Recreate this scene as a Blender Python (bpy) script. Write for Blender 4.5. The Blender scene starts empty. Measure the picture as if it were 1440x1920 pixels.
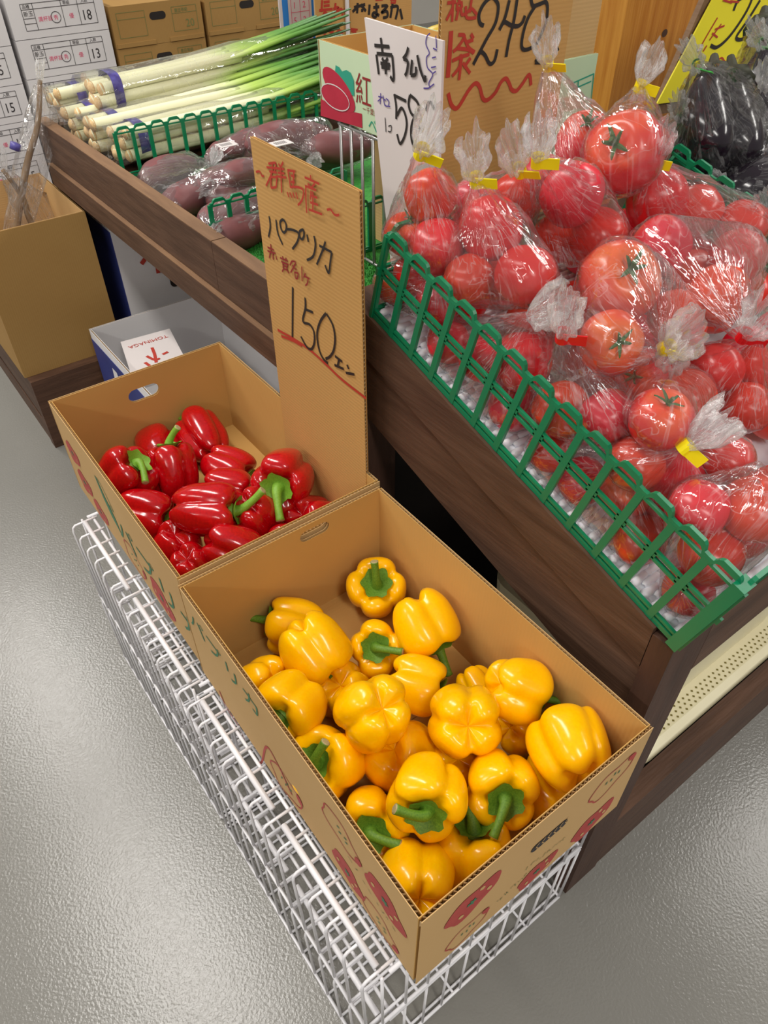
import bpy, bmesh, math, random
from mathutils import Vector, Matrix, noise

# ------------------------------------------------------------------ camera, world, light, exposure
scene = bpy.context.scene
H = 1.3286
F = 1382.03
YAW, PITCH, ROLL = math.radians(36.8635), math.radians(43.236), math.radians(0.1006)
CAM = Vector((0, 0, H))
_f = Vector((math.sin(YAW)*math.cos(PITCH), math.cos(YAW)*math.cos(PITCH), -math.sin(PITCH)))
_r = Vector((math.cos(YAW), -math.sin(YAW), 0))
_d = _f.cross(_r)
RIGHT = _r*math.cos(ROLL) + _d*math.sin(ROLL)
DOWN = -_r*math.sin(ROLL) + _d*math.cos(ROLL)
FWD = _f
cam_data = bpy.data.cameras.new('camera')
cam_data.sensor_fit = 'HORIZONTAL'
cam_data.sensor_width = 36
cam_data.lens = F/1440*36
cam_data.clip_start = 0.02
cam = bpy.data.objects.new('camera', cam_data)
m = Matrix.Identity(4)
for i in range(3):
    m[i][0] = RIGHT[i]; m[i][1] = -DOWN[i]; m[i][2] = -FWD[i]; m[i][3] = CAM[i]
cam.matrix_world = m
scene.collection.objects.link(cam)
scene.camera = cam

world = bpy.data.worlds.new('world'); scene.world = world; world.use_nodes = True
bgn = world.node_tree.nodes['Background']
bgn.inputs[0].default_value = (1.0, 0.97, 0.93, 1); bgn.inputs[1].default_value = 0.26

def lamp(x, y, rot, power, sx=0.22, sy=1.25, z=2.7):
    l = bpy.data.lights.new('ceiling_and_fill_lamp', 'AREA'); l.shape = 'RECTANGLE'; l.size = sx; l.size_y = sy
    l.energy = power; l.color = (1.0, 0.965, 0.91)
    o = bpy.data.objects.new('ceiling_and_fill_lamp', l); o.location = (x, y, z); o.rotation_euler = (0, 0, rot)
    scene.collection.objects.link(o)
for lx, ly in ((-2.7, -1.6), (-2.7, 1.0), (-2.7, 3.4), (-0.10, -1.5), (-0.10, 1.55), (-0.10, 3.45), (2.75, -1.6), (2.75, 0.30), (2.75, 2.9)):  # leftmost row is added fill light; the other rows follow the floor glare
    lamp(lx, ly, 0, 31, 0.30, 1.5)

scene.view_settings.view_transform = 'Standard'
scene.view_settings.look = 'None'
scene.view_settings.gamma = 1
scene.view_settings.use_curve_mapping = False
scene.view_settings.exposure = 0.20
scene.cycles.transparent_max_bounces = 40
scene.cycles.max_bounces = 10

# ------------------------------------------------------------------ pixel helpers (a pixel is a direction; the plane gives the distance)
def ray(x, y):
    return RIGHT*((x-720)/F) + DOWN*((y-960)/F) + FWD
def at_z(x, y, z):
    d = ray(x, y); return CAM + d*((z-H)/d.z)
def at_x(x, y, X):
    d = ray(x, y); return CAM + d*(X/d.x)
def at_y(x, y, Y):
    d = ray(x, y); return CAM + d*(Y/d.y)
SL = 0.28                                   # slope of the tomato table
def zs(y): return 0.688 + SL*(y-0.19)
def at_s(x, y, off):
    d = ray(x, y); t = (0.688+off-SL*0.19-H)/(d.z-SL*d.y); return CAM + d*t
def cam_dir(v):
    return (RIGHT*v[0] + DOWN*v[1] + FWD*v[2]).normalized()
def depth(p): return (p-CAM).dot(FWD)

# ------------------------------------------------------------------ materials
MATS = {}
def srgb(r, g, b):
    f = lambda c: (c/255/12.92) if c/255 <= 0.04045 else ((c/255+0.055)/1.055)**2.4
    return (f(r), f(g), f(b), 1)
def mat(name, col, rough=0.5, var=None, scale=8, bump=0, bscale=60, metal=0, coat=0, spec=0.5, sss=0, stretch=None):
    if name in MATS: return MATS[name]
    mt = bpy.data.materials.new(name); mt.use_nodes = True
    nt = mt.node_tree; p = nt.nodes['Principled BSDF']
    p.inputs['Base Color'].default_value = col
    p.inputs['Roughness'].default_value = rough
    p.inputs['Metallic'].default_value = metal
    p.inputs['Coat Weight'].default_value = coat
    p.inputs['Coat Roughness'].default_value = 0.12
    p.inputs['Specular IOR Level'].default_value = spec
    if sss:
        p.inputs['Subsurface Weight'].default_value = sss
        p.inputs['Subsurface Scale'].default_value = 0.01
        p.inputs['Subsurface Radius'].default_value = (1, 0.3, 0.1)
    tc = nt.nodes.new('ShaderNodeTexCoord')
    vec = tc.outputs['Object']
    if stretch:
        mp = nt.nodes.new('ShaderNodeMapping'); mp.inputs['Scale'].default_value = stretch
        nt.links.new(vec, mp.inputs['Vector']); vec = mp.outputs['Vector']
    if var is not None:
        n = nt.nodes.new('ShaderNodeTexNoise'); n.inputs['Scale'].default_value = scale; n.inputs['Detail'].default_value = 5
        nt.links.new(vec, n.inputs['Vector'])
        cr = nt.nodes.new('ShaderNodeValToRGB')
        cr.color_ramp.elements[0].position = 0.3; cr.color_ramp.elements[1].position = 0.7
        cr.color_ramp.elements[0].color = col; cr.color_ramp.elements[1].color = var
        nt.links.new(n.outputs['Fac'], cr.inputs['Fac']); nt.links.new(cr.outputs['Color'], p.inputs['Base Color'])
    if bump:
        n2 = nt.nodes.new('ShaderNodeTexNoise'); n2.inputs['Scale'].default_value = bscale; n2.inputs['Detail'].default_value = 3
        nt.links.new(vec, n2.inputs['Vector'])
        b = nt.nodes.new('ShaderNodeBump'); b.inputs['Strength'].default_value = bump; b.inputs['Distance'].default_value = 0.004
        nt.links.new(n2.outputs['Fac'], b.inputs['Height']); nt.links.new(b.outputs['Normal'], p.inputs['Normal'])
    MATS[name] = mt
    return mt

def cardboard(name, col, var, wave_dir='X'):
    mt = mat(name, col, 0.75, var, 3.0, spec=0.2)
    nt = mt.node_tree; p = nt.nodes['Principled BSDF']
    tc = nt.nodes.new('ShaderNodeTexCoord')
    w = nt.nodes.new('ShaderNodeTexWave'); w.wave_type = 'BANDS'; w.bands_direction = wave_dir
    w.inputs['Scale'].default_value = 55; w.inputs['Distortion'].default_value = 0.6
    nt.links.new(tc.outputs['Object'], w.inputs['Vector'])
    b = nt.nodes.new('ShaderNodeBump'); b.inputs['Strength'].default_value = 0.10; b.inputs['Distance'].default_value = 0.001
    nt.links.new(w.outputs['Fac'], b.inputs['Height']); nt.links.new(b.outputs['Normal'], p.inputs['Normal'])
    return mt

def wood(name, c1, c2, axis=(1, 12, 12), rough=0.55):
    return mat(name, c1, rough, c2, 5, bump=0.25, bscale=16, stretch=axis, spec=0.3)

M_card = cardboard('cardboard', srgb(204, 168, 116), srgb(196, 158, 106), 'Z')
M_card_in = cardboard('cardboard_inside', srgb(200, 158, 92), srgb(192, 149, 84), 'Y')
M_card_sign = cardboard('cardboard_sign', srgb(196, 152, 92), srgb(186, 143, 84), 'Z')
M_flute = mat('corrugated_core', srgb(226, 198, 150), 0.8, srgb(206, 172, 122), 30)
M_card_old = cardboard('cardboard_old', srgb(168, 132, 78), srgb(158, 122, 70), 'X')
M_white_card = mat('white_carton', srgb(226, 224, 224), 0.6, srgb(214, 211, 212), 4, spec=0.25)
M_yel = mat('yellow_pepper_skin', srgb(255, 194, 0), 0.2, srgb(255, 184, 0), 14, coat=0.12, spec=0.35)
M_red = mat('red_pepper_skin', srgb(196, 6, 16), 0.17, srgb(170, 2, 14), 14, coat=0.4, sss=0.05)
M_stem = mat('pepper_stem', srgb(78, 120, 24), 0.5, srgb(110, 150, 40), 25, bump=0.2, bscale=120)
M_stem2 = mat('red_pepper_stem', srgb(110, 160, 40), 0.45, srgb(135, 180, 60), 25, bump=0.2, bscale=120)
M_cut = mat('stem_cut', srgb(190, 180, 130), 0.7, srgb(150, 130, 90), 90)
M_tomstem = mat('tomato_calyx', srgb(58, 92, 42), 0.6, srgb(80, 112, 56), 60)
M_green = mat('green_plastic', srgb(8, 128, 84), 0.32, srgb(6, 116, 76), 12, spec=0.5)
M_darkwood = wood('dark_stained_wood', srgb(98, 72, 56), srgb(74, 52, 40), (10, 1.2, 10))
M_darkwood_x = wood('dark_stained_wood_across', srgb(98, 70, 54), srgb(72, 50, 38), (1.2, 10, 10))
M_darkwood_z = wood('dark_stained_wood_upright', srgb(84, 58, 46), srgb(62, 42, 33), (10, 10, 1.2))
M_edgewood = wood('paler_wood', srgb(134, 102, 74), srgb(108, 80, 58), (10, 1.2, 10))  # paler wood tone; on the lower rail it paints light on the top
M_pine = wood('pine_post', srgb(200, 138, 60), srgb(170, 104, 36), (14, 14, 0.9), 0.4)
M_wire = mat('white_coated_wire', srgb(240, 238, 240), 0.3, srgb(230, 228, 232), 20)
M_steel = mat('grey_steel', srgb(170, 168, 166), 0.3, metal=0.6)
M_cream = mat('cream_plastic', srgb(232, 224, 190), 0.4, srgb(224, 215, 180), 10)
M_hole = mat('tray_hole', srgb(120, 108, 50), 0.8)
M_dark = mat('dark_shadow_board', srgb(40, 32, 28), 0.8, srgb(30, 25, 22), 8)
M_foam = mat('white_foam', srgb(238, 236, 240), 0.6, srgb(226, 224, 230), 40, sss=0.1)
M_turf = mat('artificial_grass', srgb(58, 150, 52), 0.8, srgb(36, 116, 40), 90, bump=0.9, bscale=260)
M_ink_red = mat('red_marker', srgb(178, 52, 36), 0.6)
M_ink_dred = mat('dark_red_marker', srgb(140, 34, 34), 0.6)
M_ink_black = mat('black_marker', srgb(36, 30, 28), 0.55)
M_ink_purple = mat('purple_marker', srgb(78, 60, 140), 0.6)
M_print_red = mat('red_print', srgb(184, 74, 66), 0.65, srgb(172, 62, 58), 30)
M_print_green = mat('green_print', srgb(66, 122, 88), 0.65)
M_print_dgreen = mat('dull_green_print', srgb(112, 122, 70), 0.65)
M_print_black = mat('grey_black_print', srgb(52, 48, 50), 0.6)
M_print_pink = mat('pink_print', srgb(226, 84, 122), 0.6)
M_purple_tape = mat('purple_tape', srgb(58, 44, 110), 0.4, srgb(90, 84, 160), 60)
M_yellow_tape = mat('yellow_tape', srgb(255, 236, 20), 0.5, srgb(252, 228, 14), 60, spec=0.3)
M_red_tape = mat('red_tape', srgb(226, 18, 28), 0.35)
M_green_tape = mat('green_tape', srgb(60, 190, 70), 0.35)
M_leekwhite = mat('leek_white', srgb(240, 234, 206), 0.35, srgb(226, 226, 176), 10, stretch=(1, 10, 10))
M_root = mat('leek_root', srgb(226, 196, 146), 0.8, srgb(204, 160, 104), 80)
M_swpot = mat('sweet_potato_skin', srgb(126, 74, 74), 0.5, srgb(98, 54, 58), 18, bump=0.3, bscale=40)
M_egg = mat('eggplant_skin', srgb(34, 22, 34), 0.18, srgb(22, 14, 24), 8, coat=0.4)
M_eggcap = mat('eggplant_cap', srgb(60, 62, 40), 0.6, srgb(38, 36, 30), 40)
M_blue = mat('navy_print', srgb(52, 62, 128), 0.5, srgb(44, 54, 116), 10)
M_palegreen = mat('pale_green_print', srgb(196, 216, 180), 0.6, srgb(188, 208, 172), 6)
M_teal = mat('teal_print', srgb(40, 150, 124), 0.6)
M_potred = mat('crimson_print', srgb(186, 36, 62), 0.6, srgb(168, 26, 52), 20)
M_yellow_paper = mat('yellow_paper', srgb(240, 226, 40), 0.6, srgb(232, 216, 34), 6)
M_white_paper = mat('white_paper', srgb(216, 208, 206), 0.6, srgb(208, 199, 197), 5)
M_bluepaper = mat('blue_print', srgb(40, 130, 214), 0.5)
M_banana = mat('banana_yellow', srgb(216, 184, 50), 0.4, srgb(190, 160, 40), 20)
M_gobo = mat('burdock_skin', srgb(150, 120, 84), 0.7, srgb(122, 94, 62), 20)
M_wall = mat('painted_wall', srgb(222, 218, 210), 0.8, srgb(214, 210, 202), 2)

def leaf_mat():
    mt = bpy.data.materials.new('leek_leaf'); mt.use_nodes = True; nt = mt.node_tree; p = nt.nodes['Principled BSDF']
    tc = nt.nodes.new('ShaderNodeTexCoord'); sp = nt.nodes.new('ShaderNodeSeparateXYZ'); nt.links.new(tc.outputs['Object'], sp.inputs[0])
    cr = nt.nodes.new('ShaderNodeValToRGB'); e = cr.color_ramp.elements
    e[0].position = 0.33; e[0].color = srgb(236, 234, 196); e[1].position = 0.44; e[1].color = srgb(176, 206, 96)
    a = e.new(0.56); a.color = srgb(96, 150, 62); b = e.new(0.8); b.color = srgb(66, 112, 78)
    nt.links.new(sp.outputs['X'], cr.inputs['Fac']); nt.links.new(cr.outputs['Color'], p.inputs['Base Color'])
    p.inputs['Roughness'].default_value = 0.35
    return mt
M_leaf = leaf_mat()

def tomato_mat():
    mt = bpy.data.materials.new('tomato_skin'); mt.use_nodes = True; nt = mt.node_tree; p = nt.nodes['Principled BSDF']
    tc = nt.nodes.new('ShaderNodeTexCoord'); sp = nt.nodes.new('ShaderNodeSeparateXYZ'); nt.links.new(tc.outputs['Object'], sp.inputs[0])
    n = nt.nodes.new('ShaderNodeTexNoise'); n.inputs['Scale'].default_value = 18; nt.links.new(tc.outputs['Object'], n.inputs['Vector'])
    oi = nt.nodes.new('ShaderNodeObjectInfo')
    ad = nt.nodes.new('ShaderNodeMath'); ad.operation = 'MULTIPLY_ADD'; ad.inputs[1].default_value = 14.0
    nt.links.new(sp.outputs['Z'], ad.inputs[0]); nt.links.new(n.outputs['Fac'], ad.inputs[2])
    cr = nt.nodes.new('ShaderNodeValToRGB'); e = cr.color_ramp.elements
    e[0].position = 0.35; e[0].color = srgb(216, 34, 40); e[1].position = 1.15 if False else 1.0; e[1].color = srgb(232, 92, 44)
    a = e.new(0.72); a.color = srgb(222, 46, 44)
    nt.links.new(ad.outputs[0], cr.inputs['Fac'])
    hs = nt.nodes.new('ShaderNodeHueSaturation'); mr = nt.nodes.new('ShaderNodeMapRange')
    mr.inputs['To Min'].default_value = 0.492; mr.inputs['To Max'].default_value = 0.512
    nt.links.new(oi.outputs['Random'], mr.inputs['Value']); nt.links.new(mr.outputs[0], hs.inputs['Hue'])
    nt.links.new(cr.outputs['Color'], hs.inputs['Color']); nt.links.new(hs.outputs['Color'], p.inputs['Base Color'])
    p.inputs['Roughness'].default_value = 0.25
    p.inputs['Subsurface Weight'].default_value = 0.08; p.inputs['Subsurface Scale'].default_value = 0.01
    return mt
M_tom = tomato_mat()

def film_mat(name, haze, crease, gloss, rough):
    """thin clear film: lets light through, reflects by Fresnel, milky where it is creased, with white streak highlights painted along the creases; creases run from the tie (UV) and at random"""
    mt = bpy.data.materials.new(name); mt.use_nodes = True; nt = mt.node_tree; N = nt.nodes.new; K = nt.links.new
    for n in list(nt.nodes): nt.nodes.remove(n)
    out = N('ShaderNodeOutputMaterial')
    tr = N('ShaderNodeBsdfTransparent'); tr.inputs[0].default_value = (1, 1, 1, 1)
    gl = N('ShaderNodeBsdfGlossy'); gl.inputs['Roughness'].default_value = rough
    ds = N('ShaderNodeMixShader'); tl = N('ShaderNodeBsdfTranslucent'); di = N('ShaderNodeBsdfDiffuse')
    for n in (tl, di): n.inputs[0].default_value = (0.98, 0.97, 0.97, 1)
    K(tl.outputs[0], ds.inputs[1]); K(di.outputs[0], ds.inputs[2]); ds.inputs[0].default_value = 0.6
    tc = N('ShaderNodeTexCoord')
    def lines(src, scale, dist, width, amount):
        mp = N('ShaderNodeMapping'); mp.inputs['Scale'].default_value = scale; K(src, mp.inputs['Vector'])
        n1 = N('ShaderNodeTexNoise'); n1.inputs['Scale'].default_value = 1.0; n1.inputs['Detail'].default_value = 3; n1.inputs['Distortion'].default_value = dist
        K(mp.outputs[0], n1.inputs['Vector'])
        sb = N('ShaderNodeMath'); sb.operation = 'SUBTRACT'; sb.inputs[1].default_value = 0.5; K(n1.outputs['Fac'], sb.inputs[0])
        ab = N('ShaderNodeMath'); ab.operation = 'ABSOLUTE'; K(sb.outputs[0], ab.inputs[0])
        mr = N('ShaderNodeMapRange'); mr.inputs['From Max'].default_value = width; mr.inputs['To Min'].default_value = amount; mr.inputs['To Max'].default_value = 0.0
        K(ab.outputs[0], mr.inputs['Value']); return n1.outputs['Fac'], mr.outputs[0]
    h1, c1 = lines(tc.outputs['UV'], (34, 2.2, 1), 0.6, 0.035, crease)
    h2, c2 = lines(tc.outputs['Object'], (15, 15, 15), 1.3, 0.009, crease*0.7)
    n3 = N('ShaderNodeTexNoise'); n3.inputs['Scale'].default_value = 16; K(tc.outputs['Object'], n3.inputs['Vector'])
    r3 = N('ShaderNodeMapRange'); r3.inputs['From Min'].default_value = 0.42; r3.inputs['From Max'].default_value = 0.62; K(n3.outputs['Fac'], r3.inputs['Value'])
    pr = N('ShaderNodeMath'); pr.operation = 'MULTIPLY'; K(c1, pr.inputs[0]); K(r3.outputs[0], pr.inputs[1])
    mx = N('ShaderNodeMath'); mx.operation = 'MAXIMUM'; K(pr.outputs[0], mx.inputs[0]); K(c2, mx.inputs[1])
    hz = N('ShaderNodeMath'); hz.operation = 'ADD'; hz.inputs[1].default_value = haze; hz.use_clamp = True; K(mx.outputs[0], hz.inputs[0])  # white streak highlights and milky sheen mixed in as diffuse colour
    ad = N('ShaderNodeMath'); ad.operation = 'ADD'; K(h1, ad.inputs[0]); K(h2, ad.inputs[1])
    bp = N('ShaderNodeBump'); bp.inputs['Strength'].default_value = 0.5; bp.inputs['Distance'].default_value = 0.006; K(ad.outputs[0], bp.inputs['Height'])
    fr = N('ShaderNodeFresnel'); fr.inputs['IOR'].default_value = 1.45; K(bp.outputs[0], fr.inputs['Normal']); K(bp.outputs[0], gl.inputs['Normal'])
    m1 = N('ShaderNodeMixShader'); K(hz.outputs[0], m1.inputs[0]); K(tr.outputs[0], m1.inputs[1]); K(ds.outputs[0], m1.inputs[2])
    fm = N('ShaderNodeMath'); fm.operation = 'MULTIPLY'; fm.inputs[1].default_value = gloss; K(fr.outputs[0], fm.inputs[0])
    mn = N('ShaderNodeMath'); mn.operation = 'MINIMUM'; mn.inputs[1].default_value = 0.45; K(fm.outputs[0], mn.inputs[0])
    m2 = N('ShaderNodeMixShader'); K(mn.outputs[0], m2.inputs[0]); K(m1.outputs[0], m2.inputs[1]); K(gl.outputs[0], m2.inputs[2])
    K(m2.outputs[0], out.inputs[0])
    return mt
M_film = film_mat('clear_film', 0.035, 0.36, 2.3, 0.055)
M_film2 = film_mat('thin_clear_film', 0.012, 0.20, 1.6, 0.08)
M_tuft = film_mat('gathered_film', 0.20, 0.55, 1.0, 0.15)

def floor_mat():
    mt = mat('grey_vinyl_floor', srgb(130, 128, 122), 0.21, srgb(122, 120, 114), 1.6, spec=0.55)
    nt = mt.node_tree; p = nt.nodes['Principled BSDF']
    tc = nt.nodes.new('ShaderNodeTexCoord')
    n2 = nt.nodes.new('ShaderNodeTexNoise'); n2.inputs['Scale'].default_value = 210; n2.inputs['Detail'].default_value = 3
    nt.links.new(tc.outputs['Object'], n2.inputs['Vector'])
    b = nt.nodes.new('ShaderNodeBump'); b.inputs['Strength'].default_value = 0.30; b.inputs['Distance'].default_value = 0.002
    nt.links.new(n2.outputs['Fac'], b.inputs['Height']); nt.links.new(b.outputs['Normal'], p.inputs['Normal'])
    return mt
M_floor = floor_mat()

# ------------------------------------------------------------------ mesh helpers
COL = scene.collection
class MB:
    def __init__(s): s.v = []; s.f = []
    def add(s, v, f):
        o = len(s.v); s.v += [tuple(x) for x in v]; s.f += [tuple(i+o for i in q) for q in f]
    def box(s, a, b, M=None):
        x0, y0, z0 = a; x1, y1, z1 = b
        v = [Vector(p) for p in ((x0,y0,z0),(x1,y0,z0),(x1,y1,z0),(x0,y1,z0),(x0,y0,z1),(x1,y0,z1),(x1,y1,z1),(x0,y1,z1))]
        if M: v = [M @ p for p in v]
        s.add(v, [(0,3,2,1),(4,5,6,7),(0,1,5,4),(1,2,6,5),(2,3,7,6),(3,0,4,7)])
    def tube(s, pts, r, n=6, cap=True):
        pts = [Vector(p) for p in pts]; rs = r if isinstance(r, (list, tuple)) else [r]*len(pts)
        rings = []; up = None
        for i, p in enumerate(pts):
            t = (pts[min(i+1, len(pts)-1)]-pts[max(i-1, 0)])
            if t.length < 1e-9: t = Vector((0, 0, 1))
            t.normalize()
            if up is None:
                up = Vector((0, 0, 1)) if abs(t.z) < 0.9 else Vector((1, 0, 0))
            a = t.cross(up)
            if a.length < 1e-6: a = t.orthogonal()
            a.normalize(); b = a.cross(t).normalized(); up = b
            rings.append([p + (a*math.cos(2*math.pi*k/n)+b*math.sin(2*math.pi*k/n))*rs[i] for k in range(n)])
        v = [q for rr in rings for q in rr]; f = []
        for i in range(len(pts)-1):
            for k in range(n):
                f.append((i*n+k, i*n+(k+1) % n, (i+1)*n+(k+1) % n, (i+1)*n+k))
        if cap:
            f.append(tuple(range(n-1, -1, -1))); f.append(tuple((len(pts)-1)*n+k for k in range(n)))
        s.add(v, f)
    def mesh(s, name, m, smooth=False):
        me = bpy.data.meshes.new(name); me.from_pydata(s.v, [], s.f); me.update()
        if m: me.materials.append(m)
        if smooth:
            for p in me.polygons: p.use_smooth = True
        return me
    def build(s, name, m, parent=None, smooth=False):
        return link(name, s.mesh(name, m, smooth), parent)
def link(name, me, parent=None, mw=None):
    o = bpy.data.objects.new(name, me); COL.objects.link(o)
    if parent is not None:
        o.parent = parent
        if parent.type == 'EMPTY' or True:
            o.matrix_parent_inverse = parent.matrix_basis.inverted() if not parent.parent else Matrix.Identity(4)
    if mw is not None: o.matrix_basis = mw
    return o
def tag(o, label, cat, group=None, kind=None):
    if label: o['label'] = label
    if cat: o['category'] = cat
    if group: o['group'] = group
    if kind: o['kind'] = kind
    return o
def thing(name, label, cat, loc=(0, 0, 0), group=None):
    o = bpy.data.objects.new(name, None); COL.objects.link(o); o.location = loc
    o.empty_display_size = 0.02
    return tag(o, label, cat, group)
def struct(name, mb, m):
    o = mb.build(name, m); o['kind'] = 'structure'; return o
def spline(pts, n=6):
    pts = [Vector(p) for p in pts]
    if len(pts) < 3: return pts
    out = []
    for i in range(len(pts)-1):
        p0 = pts[max(i-1, 0)]; p1 = pts[i]; p2 = pts[i+1]; p3 = pts[min(i+2, len(pts)-1)]
        for k in range(n):
            t = k/n
            out.append(0.5*((2*p1)+(-p0+p2)*t+(2*p0-5*p1+4*p2-p3)*t*t+(-p0+3*p1-3*p2+p3)*t**3))
    out.append(pts[-1]); return out
def ribbon(mb, pts, w, nrm, off=0.0008):
    """a flat stroke on a plane with normal nrm"""
    nrm = Vector(nrm).normalized(); L = []; R = []
    for i, p in enumerate(pts):
        t = (pts[min(i+1, len(pts)-1)]-pts[max(i-1, 0)])
        if t.length < 1e-9: t = Vector((1, 0, 0))
        s = nrm.cross(t).normalized()*(w/2)
        L.append(p+s+nrm*off); R.append(p-s+nrm*off)
    n = len(pts)
    mb.add(L+R, [(i, i+1, n+i+1, n+i) for i in range(n-1)])
def fill_poly(mb, pts, nrm, off=0.0006):
    nrm = Vector(nrm).normalized()
    c = sum(pts, Vector())/len(pts)
    v = [c+nrm*off]+[p+nrm*off for p in pts]; n = len(pts)
    mb.add(v, [(0, i+1, (i+1) % n+1) for i in range(n)])
def text_mesh(body, size, O, U, V, mb, align='LEFT', off=0.0008, sx=1.0):
    cu = bpy.data.curves.new('lettering', 'FONT'); cu.body = body; cu.size = size; cu.align_x = align; cu.resolution_u = 2
    o = bpy.data.objects.new('lettering', cu); COL.objects.link(o)
    bpy.context.view_layer.update()
    me = bpy.data.meshes.new_from_object(o.evaluated_get(bpy.context.evaluated_depsgraph_get()))
    U = Vector(U).normalized(); V = Vector(V).normalized(); N = U.cross(V); O = Vector(O)
    mb.add([O+U*(v.co.x*sx)+V*v.co.y+N*off for v in me.vertices], [tuple(p.vertices) for p in me.polygons])
    bpy.data.objects.remove(o); bpy.data.meshes.remove(me); bpy.data.curves.remove(cu)
def plate(outer, holes, O, U, V, th):
    """solid plate: 2-D outline with holes in plane (U,V), thickness th along U x V"""
    bm = bmesh.new(); U = Vector(U); V = Vector(V); N = U.cross(V).normalized(); O = Vector(O)
    loops = [outer]+holes; edges = []
    for lp in loops:
        vs = [bm.verts.new(O+U*p[0]+V*p[1]) for p in lp]
        edges += [bm.edges.new((vs[i], vs[(i+1) % len(vs)])) for i in range(len(vs))]
    bmesh.ops.triangle_fill(bm, use_beauty=True, use_dissolve=False, edges=edges)
    r = bmesh.ops.extrude_face_region(bm, geom=bm.faces[:])
    bmesh.ops.translate(bm, vec=N*th, verts=[g for g in r['geom'] if isinstance(g, bmesh.types.BMVert)])
    bmesh.ops.recalc_face_normals(bm, faces=bm.faces[:])
    me = bpy.data.meshes.new('plate'); bm.to_mesh(me); bm.free(); return me
def stadium(cx, cy, w, h, n=8):
    r = h/2; p = []
    for k in range(n+1):
        a = -math.pi/2+math.pi*k/n; p.append((cx+w/2-r+r*math.cos(a), cy+r*math.sin(a)))
    for k in range(n+1):
        a = math.pi/2+math.pi*k/n; p.append((cx-w/2+r+r*math.cos(a), cy+r*math.sin(a)))
    return p
def copy_tree(o, parent=None):
    c = o.copy(); COL.objects.link(c)
    if parent is not None: c.parent = parent
    for ch in o.children: copy_tree(ch, c)
    return c

# ------------------------------------------------------------------ setting
mb = MB(); mb.add([(-6, -4, 0), (8, -4, 0), (8, 7, 0), (-6, 7, 0)], [(0, 1, 2, 3)])
struct('floor', mb, M_floor)
mb = MB(); mb.box((-6, 6.0, 0), (8, 6.1, 2.9)); struct('wall_back', mb, M_wall)
mb = MB(); mb.box((6.5, -4, 0), (6.6, 6.0, 2.9)); struct('wall_right', mb, M_wall)


# ------------------------------------------------------------------ cardboard boxes
def flute(mb, A, B, nrm, th, ztop, deep=0.014, pitch=0.0062):
    """zig-zag core between the two liners along the rim from A to B"""
    A = Vector(A); B = Vector(B); d = (B-A); L = d.length; d.normalize(); nrm = Vector(nrm)
    n = max(4, int(L/pitch*4)); top = []; bot = []
    for i in range(n+1):
        s = L*i/n; o = nrm*(th/2*0.86*math.sin(2*math.pi*s/pitch))
        p = A+d*s+o
        top.append(Vector((p.x, p.y, ztop))); bot.append(Vector((p.x, p.y, ztop-deep)))
    mb.add(top+bot, [(i, i+1, n+1+i+1, n+1+i) for i in range(n)])
def wall_part(name, parent, O, U, length, z0, z1, nrm, th, m_out, m_in, holes=()):
    """wall from O along U; outer face at O, thickness inwards along -nrm; each wall is a part with its core as a sub-part"""
    O = Vector(O); U = Vector(U); nrm = Vector(nrm); V = Vector((0, 0, 1)); h = z1-z0
    sgn = 1 if U.cross(V).dot(nrm) > 0 else -1
    outer = [(0, 0), (length, 0), (length, h), (0, h)]
    hl = [stadium(*q) for q in holes]
    t = 0.0009
    me = plate(outer, hl, O, U, V, -sgn*t); me.materials.append(m_out)
    o = link(name, me, parent)
    me2 = plate(outer, hl, O-nrm*th, U, V, sgn*t); me2.materials.append(m_in)
    link('inner_liner', me2, o)
    mb = MB(); c = O-nrm*(th/2)
    flute(mb, c, c+U*length, nrm, th-2*t, z1-0.0008)
    mb.build('corrugated_core', M_flute, o)
    return o
def cardboard_box(name, label, cat, x0, x1, y0, y1, z0, z1, th=0.0055, holes=None, m_out=None, m_in=None, floor_m=None, group=None):
    holes = holes or {}; m_out = m_out or M_card; m_in = m_in or M_card_in
    t = thing(name, label, cat, ((x0+x1)/2, (y0+y1)/2, z0), group)
    W = {}
    W['front'] = wall_part('wall_panel', t, (x0, y0, z0), (1, 0, 0), x1-x0, z0, z1, (0, -1, 0), th, m_out, m_in, holes.get('front', ()))
    W['back'] = wall_part('wall_panel', t, (x0, y1, z0), (1, 0, 0), x1-x0, z0, z1, (0, 1, 0), th, m_out, m_in, holes.get('back', ()))
    W['left'] = wall_part('wall_panel', t, (x0, y0+th, z0), (0, 1, 0), y1-y0-2*th, z0, z1, (-1, 0, 0), th, m_out, m_in, holes.get('left', ()))
    W['right'] = wall_part('wall_panel', t, (x1, y0+th, z0), (0, 1, 0), y1-y0-2*th, z0, z1, (1, 0, 0), th, m_out, m_in, holes.get('right', ()))
    mb = MB(); ym = (y0+y1)/2
    mb.box((x0+th, y0+th, z0), (x1-th, ym-0.0005, z0+0.004)); mb.build('bottom_flap', floor_m or m_in, t)
    mb = MB(); mb.box((x0+th, ym+0.0005, z0), (x1-th, y1-th, z0+0.004)); mb.build('bottom_flap', floor_m or m_in, t)
    return t, W

YB = (0.1658, 0.4948, 0.165, 0.671, 0.408, 0.5986)
RB = (0.170, 0.499, 0.676, 1.187, 0.408, 0.602)
yb, YW = cardboard_box('cardboard_box', 'open cardboard box of yellow bell peppers with printed red peppers outside', 'box', *YB,
    holes={'back': [(0.208, 0.170, 0.050, 0.020)]})
rb, RW = cardboard_box('cardboard_box', 'open cardboard box of red bell peppers with green lettering on its side', 'box', *RB,
    holes={'back': [(0.162, 0.148, 0.060, 0.026)], 'front': [(0.204, 0.173, 0.050, 0.020)]})

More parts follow.
